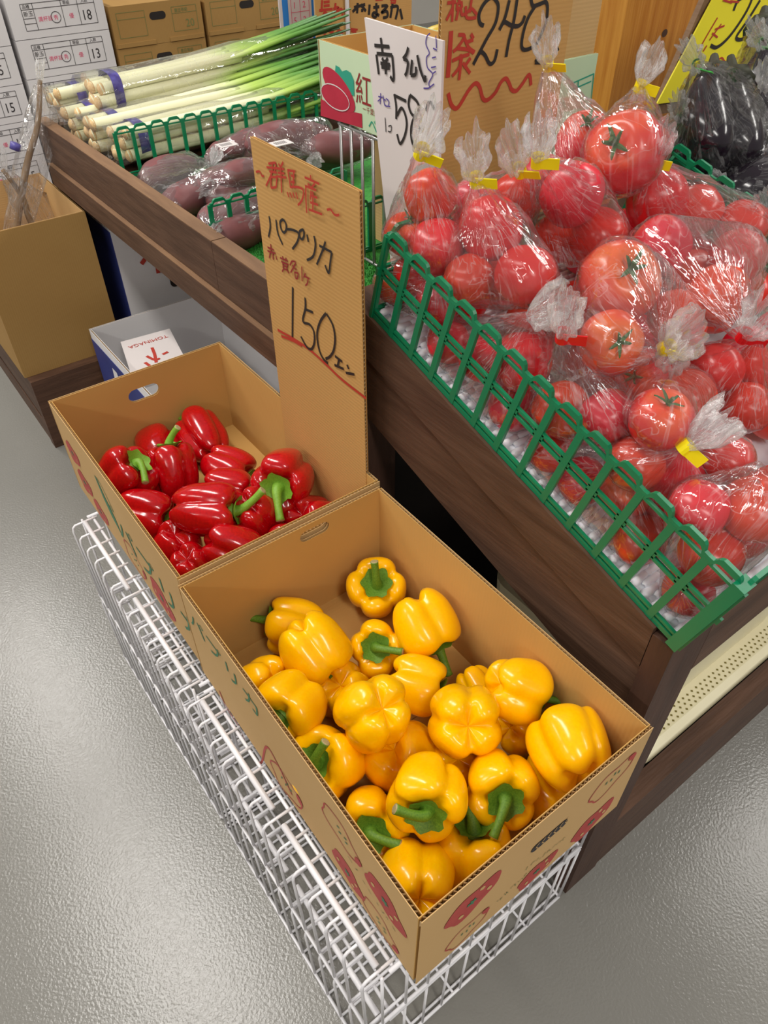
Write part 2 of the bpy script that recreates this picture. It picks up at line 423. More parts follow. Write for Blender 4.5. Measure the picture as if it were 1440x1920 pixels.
# printing on the boxes
def pepper_outline(n=40, sx=1, sy=1):
    pts = []
    for k in range(n):
        a = 2*math.pi*k/n
        r = 1+0.10*math.cos(3*a+0.4)+0.07*math.sin(5*a)-0.12*max(0, math.cos(a-math.pi/2))**6
        pts.append((r*math.cos(a)*sx, r*math.sin(a)*sy))
    return pts
LEAF = [(-0.5, 0.1), (-0.25, 0.45), (-0.1, 0.2), (0.05, 0.6), (0.15, 0.25), (0.45, 0.35), (0.3, 0.0), (0.35, -0.35), (0.05, -0.15), (-0.1, -0.5), (-0.2, -0.1)]
def print_pepper(c, U, V, s, filled, rot, parent):
    c = c.copy(); c.z = max(c.z, YB[4]+s*1.05)                # the print ends at the lower edge of the wall
    U = Vector(U); V = Vector(V); N = U.cross(V)
    R = lambda p, k=1.0: c+U*((p[0]*math.cos(rot)-p[1]*math.sin(rot))*s*k)+V*((p[0]*math.sin(rot)+p[1]*math.cos(rot))*s*k)
    po = pepper_outline(sx=1.15, sy=0.85)
    mb = MB()
    if filled:
        fill_poly(mb, [R(p) for p in po], N, 0.0006); mb.build('pepper_print', M_print_red, parent)
        mb = MB(); fill_poly(mb, [R(p, 0.45) for p in LEAF], N, 0.0011); mb.build('leaf_print', M_print_green, parent)
        for q in ((0.55, 0.3), (-0.6, -0.25), (0.6, -0.3)):
            mb = MB(); fill_poly(mb, [R((q[0]+0.10*math.cos(a), q[1]+0.16*math.sin(a))) for a in [i*math.pi/4 for i in range(8)]], N, 0.0010)
            mb.build('highlight_print', M_card, parent)
    else:
        pts = [R(p) for p in po]; pts.append(pts[0]); pts.append(pts[1])
        ribbon(mb, pts, s*0.07, N, 0.0007)
        fill_poly(mb, [R((1.12+0.2*math.cos(a), 0.1+0.3*math.sin(a))) for a in [i*math.pi/5 for i in range(10)]], N, 0.0009)
        mb.build('pepper_print', M_print_red, parent)
        mb = MB()
        for q in ((-0.25, 0.12), (-0.05, -0.1), (0.2, 0.15), (0.35, -0.08)):
            ribbon(mb, [R((q[0], q[1])), R((q[0]+0.12, q[1]+0.14))], s*0.08, N, 0.0008)
        mb.build('seed_print', M_print_green, parent)
LU, LV = (0, -1, 0), (0, 0, 1)             # left walls, seen from -x : u runs towards -y
xl = YB[0]
for (px, py, s, fl, ro) in ((722, 1690, 0.031, True, -0.5), (652, 1635, 0.028, True, -0.5), (638, 1560, 0.031, False, -0.4), (712, 1750, 0.028, False, -0.4), (540, 1490, 0.034, False, 0.3)):
    print_pepper(at_x(px, py, xl), LU, LV, s, fl, ro, YW['left'])
yf = YB[2]
for (px, py, s, fl, ro) in ((885, 1690, 0.034, True, 0.5), (874, 1745, 0.027, False, 0.4), (1105, 1548, 0.032, True, 0.5), (1145, 1462, 0.032, False, 0.5), (1000, 1648, 0.028, True, 0.2)):
    print_pepper(at_y(px, py, yf), (1, 0, 0), LV, s, fl, ro, YW['front'])
# dark tear-open slot on the front wall
mb = MB(); c = at_y(1030, 1566, yf)
fill_poly(mb, [Vector((c.x+p[0], yf, c.z+p[1])) for p in stadium(0, 0, 0.056, 0.017)], (0, -1, 0), 0.0007)
mb.build('hand_slot', M_print_black, YW['front'])
mb = MB()
for k in range(6):
    a = Vector((c.x-0.022+k*0.009, yf, c.z-0.009)); ribbon(mb, [a, a+Vector((0.004, 0, 0.006)), a+Vector((0.0, 0, 0.011)), a+Vector((0.004, 0, 0.018))], 0.0016, (0, -1, 0), 0.0013)
mb.build('perforation', M_card, YW['front'])
mb = MB()
rq = random.Random(5)
for (x0, y0, x1, y1, n) in ((930, 1692, 990, 1635, 11), (990, 1625, 1062, 1568, 12), (985, 1640, 1040, 1598, 9)):
    for k in range(n):
        cx, cy = x0+(x1-x0)*k/n, y0+(y1-y0)*k/n
        c = at_y(cx, cy, yf); ribbon(mb, [c+Vector((rq.uniform(-.003, .003), 0, rq.uniform(-.005, .005))) for _ in range(3)], 0.0009, (0, -1, 0), 0.0007)
mb.build('small_print', M_print_dgreen, YW['front'])
# green katakana and motifs on the left walls
mb = MB()
text_mesh('パプリカ', 0.062, at_x(226, 1000, RB[0]), LU, LV, mb, sx=1.25); mb.build('lettering', M_print_green, RW['left'])
mb = MB(); c = at_x(205, 950, RB[0])
fill_poly(mb, [c+Vector((0, -0.035*q[0], 0.05*q[1])) for q in ((-0.9, 0.9), (-0.6, 0.1), (-0.1, -0.5), (0.7, -0.9), (0.5, -0.3), (0.2, 0.0), (-0.2, 0.3), (-0.6, 0.8))], (-1, 0, 0)); 
ribbon(mb, spline([c+Vector((0, -0.035*q[0], 0.05*q[1])) for q in ((-0.9, 0.9), (-0.2, 0.9), (0.4, 0.4), (0.6, 0.1), (0.2, 0.2))]), 0.003, (-1, 0, 0))
mb.build('chilli_print', M_print_green, RW['left'])
for (px, py, s, fl, ro) in ((318, 1165, 0.036, True, -0.3), (272, 1105, 0.034, False, -0.2), (160, 905, 0.030, True, 0.2), (137, 850, 0.028, True, 0.2), (190, 960, 0.028, True, 0.1)):
    print_pepper(at_x(px, py, RB[0]), LU, LV, s, fl, ro, RW['left'])
mb = MB()
text_mesh('パプリカ', 0.040, at_x(358, 1165, xl), LU, LV, mb, sx=1.2); mb.build('lettering', M_print_green, YW['left'])
mb = MB()
w = [at_x(px, py, xl) for px, py in ((412, 1295), (425, 1325), (450, 1365), (470, 1410), (490, 1430), (500, 1400), (520, 1430), (548, 1490))]
ribbon(mb, spline(w), 0.004, (-1, 0, 0)); mb.build('squiggle_print', M_print_red, YW['left'])
mb = MB()
for (px, py) in ((655, 1608), (668, 1628), (680, 1648), (692, 1668), (704, 1688), (716, 1706), (728, 1724), (740, 1742)):
    c = at_x(px, py, xl); ribbon(mb, [c+Vector((0, rq.uniform(-.006, .006), rq.uniform(-.003, .003))) for _ in range(3)], 0.0011, (-1, 0, 0), 0.0007)
mb.build('small_print', M_print_dgreen, YW['left'])

# ------------------------------------------------------------------ bell peppers
def pepper_mesh(seed, lobes=4, L=1.0, rim=0.55, m=None, nu=64, nv=30):
    """unit pepper: radius about 1, axis +z is the stem end"""
    rnd = random.Random(seed); v = []; f = []
    ph = [2*math.pi*(k+rnd.uniform(-0.14, 0.14))/lobes for k in range(lobes)]
    amp = [rnd.uniform(0.9, 1.1) for _ in range(lobes)]
    for j in range(nv+1):
        t = j/nv
        a = math.pi*t
        for i in range(nu):
            th = 2*math.pi*i/nu
            best = 9; w = 0; wt = 0
            for k in range(lobes):
                d = math.atan2(math.sin(th-ph[k]), math.cos(th-ph[k])); ww = math.exp(-(d*lobes/2.2)**2); w += ww*amp[k]; wt += ww
                best = min(best, abs(math.atan2(math.sin(th-ph[k]-math.pi/lobes), math.cos(th-ph[k]-math.pi/lobes))))
            la = w/wt
            crease = math.exp(-(best*lobes/1.15)**2*1.0)
            sharp = math.exp(-(best*lobes/0.42)**2)
            # superellipse body, a little narrower towards the blossom end
            ca, sa = math.cos(a), math.sin(a)
            ex = 0.70
            rr = (abs(sa)**ex); zz = math.copysign(abs(ca)**0.72, ca)
            taper = 1-0.20*(0.5-0.5*zz)
            cd = (0.13 if zz > 0 else 0.17)*crease+0.05*sharp
            r = rr*taper*la*(1-cd*min(1, rr*1.3))
            z = zz*L
            # dimples at both ends, lobes stand proud
            q = rr
            if zz > 0: z -= rim*0.95*math.exp(-(q/0.48)**2)+0.10*crease*(1-q)*0.8+0.16*crease*math.exp(-((q-0.55)/0.3)**2)
            else: z += 0.40*math.exp(-(q/0.36)**2)+0.26*crease*math.exp(-((q-0.5)/0.32)**2)
            n = noise.noise(Vector((r*math.cos(th)*1.3+seed*3, r*math.sin(th)*1.3, z*1.3)))
            r *= 1+0.06*n
            v.append((r*math.cos(th), r*math.sin(th), z+0.05*n))
    for j in range(nv):
        for i in range(nu):
            f.append((j*nu+i, (j+1)*nu+i, (j+1)*nu+(i+1) % nu, j*nu+(i+1) % nu))
    me = bpy.data.meshes.new('pepper_body'); me.from_pydata(v, [], f); me.update(); me.materials.append(m)
    for p in me.polygons: p.use_smooth = True
    return me
def calyx_mesh(seed, m, z0):
    rnd = random.Random(seed); n = 36; surf = lambda q: z0+0.52-0.475*math.exp(-(q/0.48)**2)+0.055; v = [(0, 0, surf(0)+0.03)]; f = []
    for j, q in enumerate((0.14, 0.30, 0.44)):
        for i in range(n):
            a = 2*math.pi*i/n
            rr = q*(1+(0.10*math.cos(6*a+seed)+0.05*rnd.uniform(-1, 1))*(j == 2))
            v.append((rr*math.cos(a), rr*math.sin(a), surf(q)+(0.02*math.cos(6*a+seed) if j == 2 else 0.01)))
    for i in range(n): f.append((0, 1+i, 1+(i+1) % n))
    for j in range(2):
        for i in range(n): f.append((1+j*n+i, 1+(j+1)*n+i, 1+(j+1)*n+(i+1) % n, 1+j*n+(i+1) % n))
    me = bpy.data.meshes.new('calyx'); me.from_pydata(v, [], f); me.update(); me.materials.append(m)
    for p in me.polygons: p.use_smooth = True
    return me
PEP = {}
for c, (mm, sm) in {'y': (M_yel, M_stem), 'r': (M_red, M_stem2)}.items():
    for s in range(5):
        lb = (4, 3, 4, 4, 3)[s]; L = {'y': (0.92, 1.0, 0.98, 1.06, 0.95), 'r': (1.05, 1.12, 1.0, 1.2, 1.05)}[c][s]
        PEP[c, s] = (pepper_mesh(s+(10 if c == 'r' else 1), lb, L, 0.5, mm), calyx_mesh(s, sm, L-0.52), L)
def bell_pepper(col, c, r, ax, var=0, stem=(0.5, 0.0, 0.8), label='', group=None, spin=0.0, slen=0.8, zsc=1.0):
    """c centre, r radius, ax = stem direction (right, down, away from the viewer)"""
    body, cal, L = PEP[col, var]
    k = cam_dir(ax)
    # local x axis follows the lateral bend of the stem
    ex = cam_dir((1, 0, 0)) - k*k.dot(cam_dir((1, 0, 0)))
    if ex.length < 0.2: ex = cam_dir((0, 1, 0)) - k*k.dot(cam_dir((0, 1, 0)))
    ex.normalize(); ey = k.cross(ex)
    ang = spin
    ex2 = ex*math.cos(ang)+ey*math.sin(ang); ey2 = k.cross(ex2)
    M = Matrix.Identity(4)
    for i in range(3):
        M[i][0] = ex2[i]*r*1.11; M[i][1] = ey2[i]*r*1.11; M[i][2] = k[i]*r*zsc*1.05; M[i][3] = c[i]
    t = thing('bell_pepper', label, 'bell pepper', (0, 0, 0), group)
    loc, rq, sc = M.decompose()
    t.location = loc; t.rotation_mode = 'QUATERNION'; t.rotation_quaternion = rq; t.scale = sc
    def part(n, me):
        o = bpy.data.objects.new(n, me); COL.objects.link(o); o.parent = t; return o
    part('body', body); part('calyx', cal)
    if stem:
        # stem path: out of the calyx, bending towards a direction given in camera axes
        b = cam_dir(stem); Rinv = rq.inverted()
        bl = Rinv @ b; b0 = Vector((0, 0, 1)); z0 = L-0.45
        P = [Vector((0, 0, z0)), Vector((0, 0, z0+0.28)) + bl*0.06, Vector((0, 0, z0+0.42))+bl*slen*0.42, Vector((0, 0, z0+0.46))+bl*slen*0.82]
        P = spline(P, 5); n = len(P); mb = MB()
        rs = [0.165*math.exp(-i/(n-1)*3.2)+0.085+0.035*(i/(n-1))**4 for i in range(n)]
        mb.tube(P, rs, 10); so = part('stem', mb.mesh('stem', M_stem if col == 'y' else M_stem2, True))
        d = (P[-1]-P[-2]).normalized(); mb = MB(); mb.tube([P[-1], P[-1]+d*0.02], [rs[-1]*0.96, rs[-1]*0.7], 10)
        o = link('cut_end', mb.mesh('cut_end', M_cut), None); o.parent = so
    return t

YF = 'yellow bell pepper in the box with its stem and green calyx facing up'
YBL = 'yellow bell pepper in the box with its lobed stemless end facing up'
YS = 'yellow bell pepper lying on its side in the box, its green stem pointing sideways'
YU = 'yellow bell pepper half buried under the others in the box'
zf = YB[4]
lo, mi, hi = zf+0.046, zf+0.075, zf+0.118
yel = [
 # px, py, z, dia, axis(right,down,away), var, stem dir, label, extra
 (707, 1102, lo, 108, (0.0, -0.30, -0.95), 0, (-0.1, -0.9, -0.3), YF, {}),
 (800, 1167, lo, 116, (0.42, 0.85, -0.05), 1, (0.3, 0.9, 0.1), YS, {}),
 (553, 1172, lo, 112, (-0.97, -0.15, 0.1), 2, (-0.9, -0.1, 0.2), YS, {}),
 (592, 1213, mi+0.02, 128, (0.55, 0.80, 0.15), 1, (0.9, 0.35, -0.1), YS, {'slen': 1.0}),
 (703, 1212, lo, 106, (0.05, -0.12, -0.98), 2, (0.95, 0.1, -0.2), YF, {'slen': 1.0}),
 (782, 1280, mi, 112, (0.93, 0.30, -0.1), 1, (0.8, 0.5, 0.1), YS, {}),
 (545, 1322, hi-0.02, 122, (-0.45, 0.40, -0.8), 4, (-0.2, 0.9, -0.2), YS, {'slen': 0.35}),
 (497, 1288, mi, 112, (-0.6, 0.4, 0.6), 0, None, YU, {}),
 (648, 1298, lo, 110, (0.2, 0.5, 0.8), 3, None, YU, {}),
 (705, 1338, hi, 138, (-0.25, 0.42, 0.87), 3, (-0.5, 0.8, 0.2), YBL, {'spin': 0.5}),
 (873, 1355, hi, 140, (0.0, 0.10, 0.99), 0, None, YBL, {'spin': 0.8}),
 (968, 1292, mi+0.03, 116, (0.9, 0.35, 0.25), 4, (0.9, 0.2, 0.1), YS, {}),
 (893, 1288, lo, 78, (0.4, 0.7, -0.4), 2, (0.4, 0.9, 0), YU, {}),
 (972, 1368, lo+0.01, 108, (0.6, 0.3, 0.7), 2, None, YU, {}),
 (1073, 1400, hi-0.02, 142, (-0.15, -0.70, 0.70), 1, None, YBL, {'spin': 0.2}),
 (1035, 1478, lo, 122, (-0.4, -0.4, 0.8), 3, None, YU, {}),
 (612, 1432, hi-0.035, 134, (-0.42, -0.28, -0.86), 4, (0.55, -0.8, -0.2), YF, {'slen': 0.85}),
 (752, 1412, mi, 146, (0.3, 0.4, 0.85), 1, None, YU, {}),
 (803, 1488, hi-0.008, 146, (-0.12, 0.36, -0.92), 0, (-0.85, -0.45, -0.2), YF, {'slen': 0.95, 'spin': 0.3}),
 (940, 1474, hi-0.03, 136, (0.0, 0.16, -0.98), 0, (-0.45, 0.9, -0.15), YF, {'slen': 0.95, 'spin': 0.6}),
 (688, 1546, mi+0.016, 148, (0.02, -0.04, -0.99), 2, (0.95, 0.15, -0.2), YF, {'slen': 0.85, 'spin': 0.2}),
 (900, 1612, mi-0.012, 146, (-0.10, -0.90, -0.25), 3, (-0.3, -0.5, 0.8), YS, {'spin': 0.3, 'slen': 0.35}),
 (784, 1658, mi-0.01, 138, (0.0, -0.05, 0.99), 3, None, YBL, {'spin': 1.0}),
 (860, 1430, lo, 110, (0.1, 0.5, 0.8), 0, None, YU, {}),
]
def relax(balls, clamp, it=60, gap=0.93, pull=0.15):
    for _ in range(it):
        for i in range(len(balls)):
            for j in range(i+1, len(balls)):
                a, b = balls[i], balls[j]; d = b['c']-a['c']; L = d.length; need = (a['r']+b['r'])*gap
                if 1e-6 < L < need:
                    p = d*((need-L)/L*0.5); a['c'] = a['c']-p; b['c'] = b['c']+p
        for b in balls:
            v = b['c']-CAM; q = CAM+b['ray']*v.dot(b['ray']); b['c'] = b['c'].lerp(q, pull); clamp(b)
def settle(lst, B, k=1.01):
    """keeps the peppers inside box B and out of one another"""
    bl = []
    for q in lst:
        c = at_z(q[0], q[1], q[2]); bl.append({'c': c, 'r': q[3]/2*k*depth(c)/F, 'ray': ray(q[0], q[1]).normalized()})
    def cl(b):
        r = b['r']*1.0; c = b['c']
        c.x = min(max(c.x, B[0]+0.007+r), B[1]-0.007-r); c.y = min(max(c.y, B[2]+0.007+r), B[3]-0.007-r); c.z = max(c.z, B[4]+0.004+r*0.92)
    relax(bl, cl, 80, 0.84, 0.25)
    return bl
YL = {0: 'yellow bell pepper standing stem-up alone in the inner corner of its box',
 1: 'two-lobed yellow pepper on its side along the wall nearest the tomatoes',
 2: 'yellow pepper with its stem pointing at the wall shared with the red peppers',
 3: 'large yellow pepper on its side resting on the one touching the shared wall',
 4: 'small stem-up yellow pepper with short bent stem beside the lone corner pepper',
 5: 'yellow pepper on its side between the two-lobed one and the four-lobed end',
 6: 'yellow pepper pressed against the lettered wall with its stem tucked down',
 9: 'yellow pepper with slanting lobed end up at the middle of the pile',
 10: 'yellow pepper with neat four-lobed end straight up at the middle of the pile',
 11: 'yellow pepper on its side against the long wall beside the tomato table',
 14: 'plump yellow pepper on top in the corner by the front wall and table',
 16: 'yellow pepper with thick upright stem squeezed against the lettered wall',
 18: 'top yellow pepper with a long stem stretching sideways toward the lettered wall',
 19: 'stem-up yellow pepper with curved stem behind the front wall slot',
 20: 'stem-up yellow pepper with thick stem by the pepper-printed side wall',
 21: 'yellow pepper leaning on the front wall with its calyx turned away from it',
 22: 'lobed yellow pepper wedged in the corner of the two printed walls'}
RL = {0: 'red bell pepper nearest the wall with the oval hand hole',
 2: 'long upright red bell pepper with pale stem in the middle of the pile',
 3: 'red bell pepper with hooked green stem against the lettered side wall',
 4: 'red bell pepper on its side with stem pointing at the tall price sign',
 5: 'red bell pepper with stem and calyx facing up beside the tall price sign',
 6: 'big glossy red bell pepper lying on top with a curved bright green stem'}
for k, ((px, py, z, d, ax, var, st, lab, ex), bl) in enumerate(zip(yel, settle(yel, YB))):
    bell_pepper('y', bl['c'], bl['r'], ax, var, st, YL.get(k, YU), 'yellow bell peppers in the box', **ex)
RF = 'red bell pepper in the box with its pale green stem facing the open top'
RS = 'red bell pepper lying on its side in the box with a curved green stem'
RU = 'red bell pepper half covered by other red peppers in the box'
rl, rm, rh = zf+0.042, zf+0.07, zf+0.10
red = [
 (380, 818, rl+0.01, 88, (-0.45, -0.60, 0.35), 3, (-0.5, -0.8, 0.1), RS, {}),
 (298, 845, rl, 80, (-0.3, -0.5, 0.7), 1, None, RU, {}),
 (325, 885, rm, 92, (-0.12, -0.85, -0.15), 3, (0.6, -0.5, -0.4), RS, {}),
 (228, 895, rm, 92, (0.62, -0.50, -0.35), 0, (0.2, 0.9, -0.3), RS, {'slen': 1.1}),
 (428, 880, rm, 84, (0.88, 0.42, -0.1), 1, (0.3, 0.9, -0.2), RS, {}),
 (541, 900, rm, 108, (-0.18, 0.38, -0.88), 2, (0.2, 0.95, -0.1), RF, {'slen': 1.0}),
 (390, 957, rh+0.01, 108, (0.97, 0.02, -0.15), 3, (0.6, -0.6, -0.3), RS, {'slen': 1.1, 'spin': 0.4}),
 (272, 962, rm, 88, (0.92, 0.22, 0.1), 1, None, RU, {}),
 (482, 962, rm, 88, (0.2, 0.4, 0.8), 2, None, RU, {}),
 (328, 1022, rm, 88, (-0.2, 0.6, 0.7), 4, None, RU, {}),
 (435, 1026, rm, 92, (0.8, 0.3, 0.3), 1, None, RU, {}),
 (582, 970, rl, 92, (0.4, 0.2, 0.8), 0, (0.2, 0.2, 0.9), RU, {}),
 (362, 1062, rl, 80, (0.2, 0.5, 0.8), 2, None, RU, {}),
 (540, 1028, rl, 88, (0.2, 0.5, 0.8), 4, None, RU, {}),
 (425, 925, rl, 84, (0.9, 0.2, 0.1), 0, (0.3, 0.8, -0.2), RU, {}),
 (262, 905, rl, 80, (-0.3, 0.2, 0.8), 2, None, RU, {}),
]
for k, ((px, py, z, d, ax, var, st, lab, ex), bl) in enumerate(zip(red, settle(red, RB, 1.07))):
    bell_pepper('r', bl['c'], bl['r'], ax, var, st, RL.get(k, RU), 'red bell peppers in the box', **ex)

# ------------------------------------------------------------------ price sign standing in the red pepper box
def card_sheet(name, label, cat, O, U, w, h, th, m, group=None):
    """upright cardboard sheet with its corrugated core showing on the edges; front face normal U x Z"""
    O = Vector(O); U = Vector(U).normalized(); N = U.cross(Vector((0, 0, 1)))
    t = thing(name, label, cat, O, group)
    def sheet(n, off, mm):
        mb = MB(); a = O+N*off; b = a-N*0.001
        v = []
        for p in (a, b):
            v += [p, p+U*w, p+U*w+Vector((0, 0, h)), p+Vector((0, 0, h))]
        mb.add(v, [(0, 1, 2, 3), (7, 6, 5, 4), (0, 4, 5, 1), (1, 5, 6, 2), (2, 6, 7, 3), (3, 7, 4, 0)])
        return mb.build(n, mm, t)
    front = sheet('front_sheet', 0, m); sheet('back_sheet', -(th-0.001), m)
    mb = MB(); pit = 0.0065; n = int(h/pit*4); z = [h*i/n for i in range(n+1)]
    for (u0, u1) in ((0.0004, 0.012), (w-0.012, w-0.0004)):
        A = [O+U*u0-N*(th/2+(th/2-0.001)*math.sin(2*math.pi*q/pit))+Vector((0, 0, q)) for q in z]
        B = [p+U*(u1-u0) for p in A]
        mb.add(A+B, [(i, i+1, n+1+i+1, n+1+i) for i in range(n)])
    mb.build('corrugated_core', M_flute, t)
    return t, front
XS = 0.4925
sg, sgf = card_sheet('price_sign', 'tall cardboard price sign for paprika reading 150 yen in marker pen', 'sign', (XS, 0.953, 0.425), (0, -1, 0), 0.250, 0.596, 0.005, M_card_sign)
def strokes(ST, org, sc, plane, nrm, w, m, parent, name='handwriting'):
    mb = MB()
    for k, s in enumerate(ST):
        pts = [plane(org[0]+x/sc, org[1]+y/sc) for x, y in s]
        pts = spline(pts, 5) if len(pts) > 2 else pts
        ribbon(mb, pts, w, nrm, 0.0008+0.00006*k)
    return mb.build(name, m, parent)
PX = lambda x, y: at_x(x, y, XS)
NX = (-1, 0, 0)
Z1 = ((470, 250), 6.0)
strokes([[(65,435),(100,425),(120,450),(130,475),(155,480)],
 [(205,340),(280,330),(290,355),(275,420)],[(185,380),(330,395)],[(215,425),(300,440)],[(250,340),(245,440),(180,590)],[(235,490),(235,610)],[(235,610),(295,605)],[(295,605),(305,490)],[(305,490),(235,490)],
 [(320,340),(345,375)],[(375,320),(350,375)],[(320,395),(385,400)],[(315,440),(390,450)],[(300,480),(410,495)],[(350,380),(360,665)],
 [(425,410),(515,425)],[(430,410),(460,600)],[(465,470),(510,490)],[(465,540),(510,550)],[(500,430),(490,590)],[(455,600),(560,605),(610,650),(590,750),(545,805)],[(425,655),(445,715)],[(455,660),(480,720)],[(490,660),(510,725)],[(525,660),(545,735)],
 [(690,465),(695,520)],[(625,490),(790,565)],[(660,560),(690,600)],[(740,560),(700,610)],[(630,585),(755,635)],[(640,590),(640,720),(650,890)],[(700,640),(690,740)],[(690,690),(770,720)],[(720,650),(720,860)],[(690,770),(780,800)],[(675,850),(825,905)],
 [(880,855),(920,850),(950,890),(980,915),(1020,910)]], *Z1, PX, NX, 0.0030, M_ink_red, sgf)
strokes([[(212,930),(225,1050),(205,1165)],[(290,970),(310,1120),(365,1250)],[(345,980),(370,970),(400,1010),(405,1080),(380,1115),(350,1080),(335,1010),(345,980)],
 [(410,1075),(480,1085),(545,1125),(530,1220),(475,1300)],[(570,1090),(600,1085),(605,1150),(585,1190),(555,1160),(555,1110),(570,1090)],
 [(640,1135),(655,1220)],[(720,1150),(735,1260),(710,1380),(640,1425)],[(780,1260),(920,1335)],[(920,1335),(905,1440),(885,1570),(845,1480)],[(850,1215),(820,1310),(752,1475)]], *Z1, PX, NX, 0.0036, M_ink_black, sgf)
strokes([[(230,1245),(235,1330)],[(195,1280),(265,1310)],[(195,1320),(285,1350)],[(230,1330),(215,1400)],[(255,1345),(260,1420)],[(290,1380),(300,1420)]], *Z1, PX, NX, 0.0028, M_ink_dred, sgf)
Z2 = ((490, 480), 6.545)
strokes([[(235,20),(330,60)],[(265,0),(275,50)],[(310,20),(300,60)],[(250,65),(340,105)],[(270,80),(275,150)],[(275,150),(320,170)],[(320,170),(325,100)],[(325,100),(270,80)],[(270,115),(325,135)],[(280,160),(265,190)],[(320,165),(350,210)],
 [(385,60),(360,110)],[(385,60),(430,80),(370,200)],[(390,110),(440,170)],[(420,195),(430,270)],[(430,270),(455,275)],[(455,275),(465,205)],[(465,205),(420,195)],[(510,125),(515,305)],[(555,205),(535,260)],[(545,245),(605,275)],[(590,270),(580,330),(555,360)]], *Z2, PX, NX, 0.0026, M_ink_dred, sgf)
strokes([[(390,380),(385,1000)],[(543,510),(545,640),(515,800),(600,840),(650,930),(655,1060),(620,1140),(560,1110),(490,985)],[(540,650),(640,690)],[(800,700),(730,800),(690,950),(710,1130),(760,1250),(825,1315)],[(805,705),(880,840),(910,1000),(895,1150),(850,1230),(795,1260)],
 [(910,1225),(1000,1295)],[(960,1265),(945,1345)],[(905,1335),(1020,1385)],[(1060,1330),(1080,1385)],[(1045,1430),(1150,1450)]], *Z2, PX, NX, 0.0042, M_ink_black, sgf)
strokes([[(205,905),(400,1015),(600,1150),(800,1330),(1000,1520),(1290,1745)],[(250,980),(400,1040),(500,1100)]], *Z2, PX, NX, 0.0045, M_ink_red, sgf)

# ------------------------------------------------------------------ white wire baskets (two stacks of two) carrying the boxes
WX0, WX1 = 0.121, 0.512
def wire_basket(y0, y1, z0, z1, label):
    t = thing('wire_basket', label, 'basket', ((WX0+WX1)/2, (y0+y1)/2, z0))
    r = 0.0021
    def rail(n, pts, rr): mb = MB(); mb.tube(pts, rr, 8); return mb.build(n, M_wire, t, True)
    zb = z0+0.004; zt = z1-0.004
    for z, n in ((zb, 'bottom_rail'),):
        rail(n, [(WX0, y0, z), (WX0, y1, z)], 0.0026); rail(n, [(WX1, y0, z), (WX1, y1, z)], 0.0026)
        rail(n, [(WX0, y0, z), (WX1, y0, z)], 0.0026); rail(n, [(WX0, y1, z), (WX1, y1, z)], 0.0026)
    rail('top_rail', [(WX1, y0, zt), (WX1, y1, zt)], 0.003); rail('top_rail', [(WX0+0.03, y0, zt), (WX1, y0, zt)], 0.003); rail('top_rail', [(WX0+0.03, y1, zt), (WX1, y1, zt)], 0.003)
    # thick grip rods along the open side
    ym = (y0+y1)/2; xr = WX0+0.021
    rail('grip_rod', [(xr, y0+0.012, zt+0.004), (xr, ym-0.014, zt+0.004)], 0.0042)
    rail('grip_rod', [(xr, ym+0.012, zt+0.004), (xr, y1-0.014, zt+0.004)], 0.0042)
    rail('inner_rod', [(xr+0.016, y0, zt-0.003), (xr+0.018, y1, zt-0.003)], 0.0026)
    n = int(round((y1-y0)/0.0375)); first = None
    for k in range(n+1):
        y = y0+0.008+(y1-y0-0.016)*k/n
        if first is None:
            mb = MB(); mb.tube([(WX0, y, zb), (WX0-0.002, y, zt-0.014), (WX0, y, zt-0.004), (WX0+0.004, y, zt), (WX0+0.045, y, zt)], r, 6)
            first = mb.build('hook_wire', M_wire, t, True); fy = y
        else:
            o = link('hook_wire', first.data, t); o.location = (0, y-fy, 0)
    for yy in (y0, y1):
        n2 = 10; first2 = None
        for k in range(n2+1):
            x = WX0+0.02+(WX1-WX0-0.02)*k/n2
            if first2 is None:
                mb = MB(); mb.tube([(x, yy, zb), (x, yy, zt)], r, 6); first2 = mb.build('upright_wire', M_wire, t, True); fx = x
            else:
                o = link('upright_wire', first2.data, t); o.location = (x-fx, 0, 0)
    first3 = None
    for k in range(n+1):
        y = y0+0.008+(y1-y0-0.016)*k/n
        if first3 is None:
            mb = MB(); mb.tube([(WX0, y, zb), (WX1, y, zb), (WX1, y, zt)], r, 6); first3 = mb.build('cross_wire', M_wire, t, True); fy3 = y
        else:
            o = link('cross_wire', first3.data, t); o.location = (0, y-fy3, 0)
    for k in range(1, 5):
        x = WX0+(WX1-WX0)*k/5
        rail('floor_wire', [(x, y0, zb), (x, y1, zb)], 0.0021)
wire_basket(0.193, 0.640, 0.0, 0.202, 'lower white wire basket on the floor under the box of yellow peppers')
wire_basket(0.193, 0.640, 0.202, 0.404, 'upper white wire basket directly carrying the box of yellow peppers')
wire_basket(0.655, 1.105, 0.0, 0.202, 'lower white wire basket on the floor under the box of red peppers')
wire_basket(0.655, 1.105, 0.202, 0.404, 'upper white wire basket directly carrying the box of red peppers')
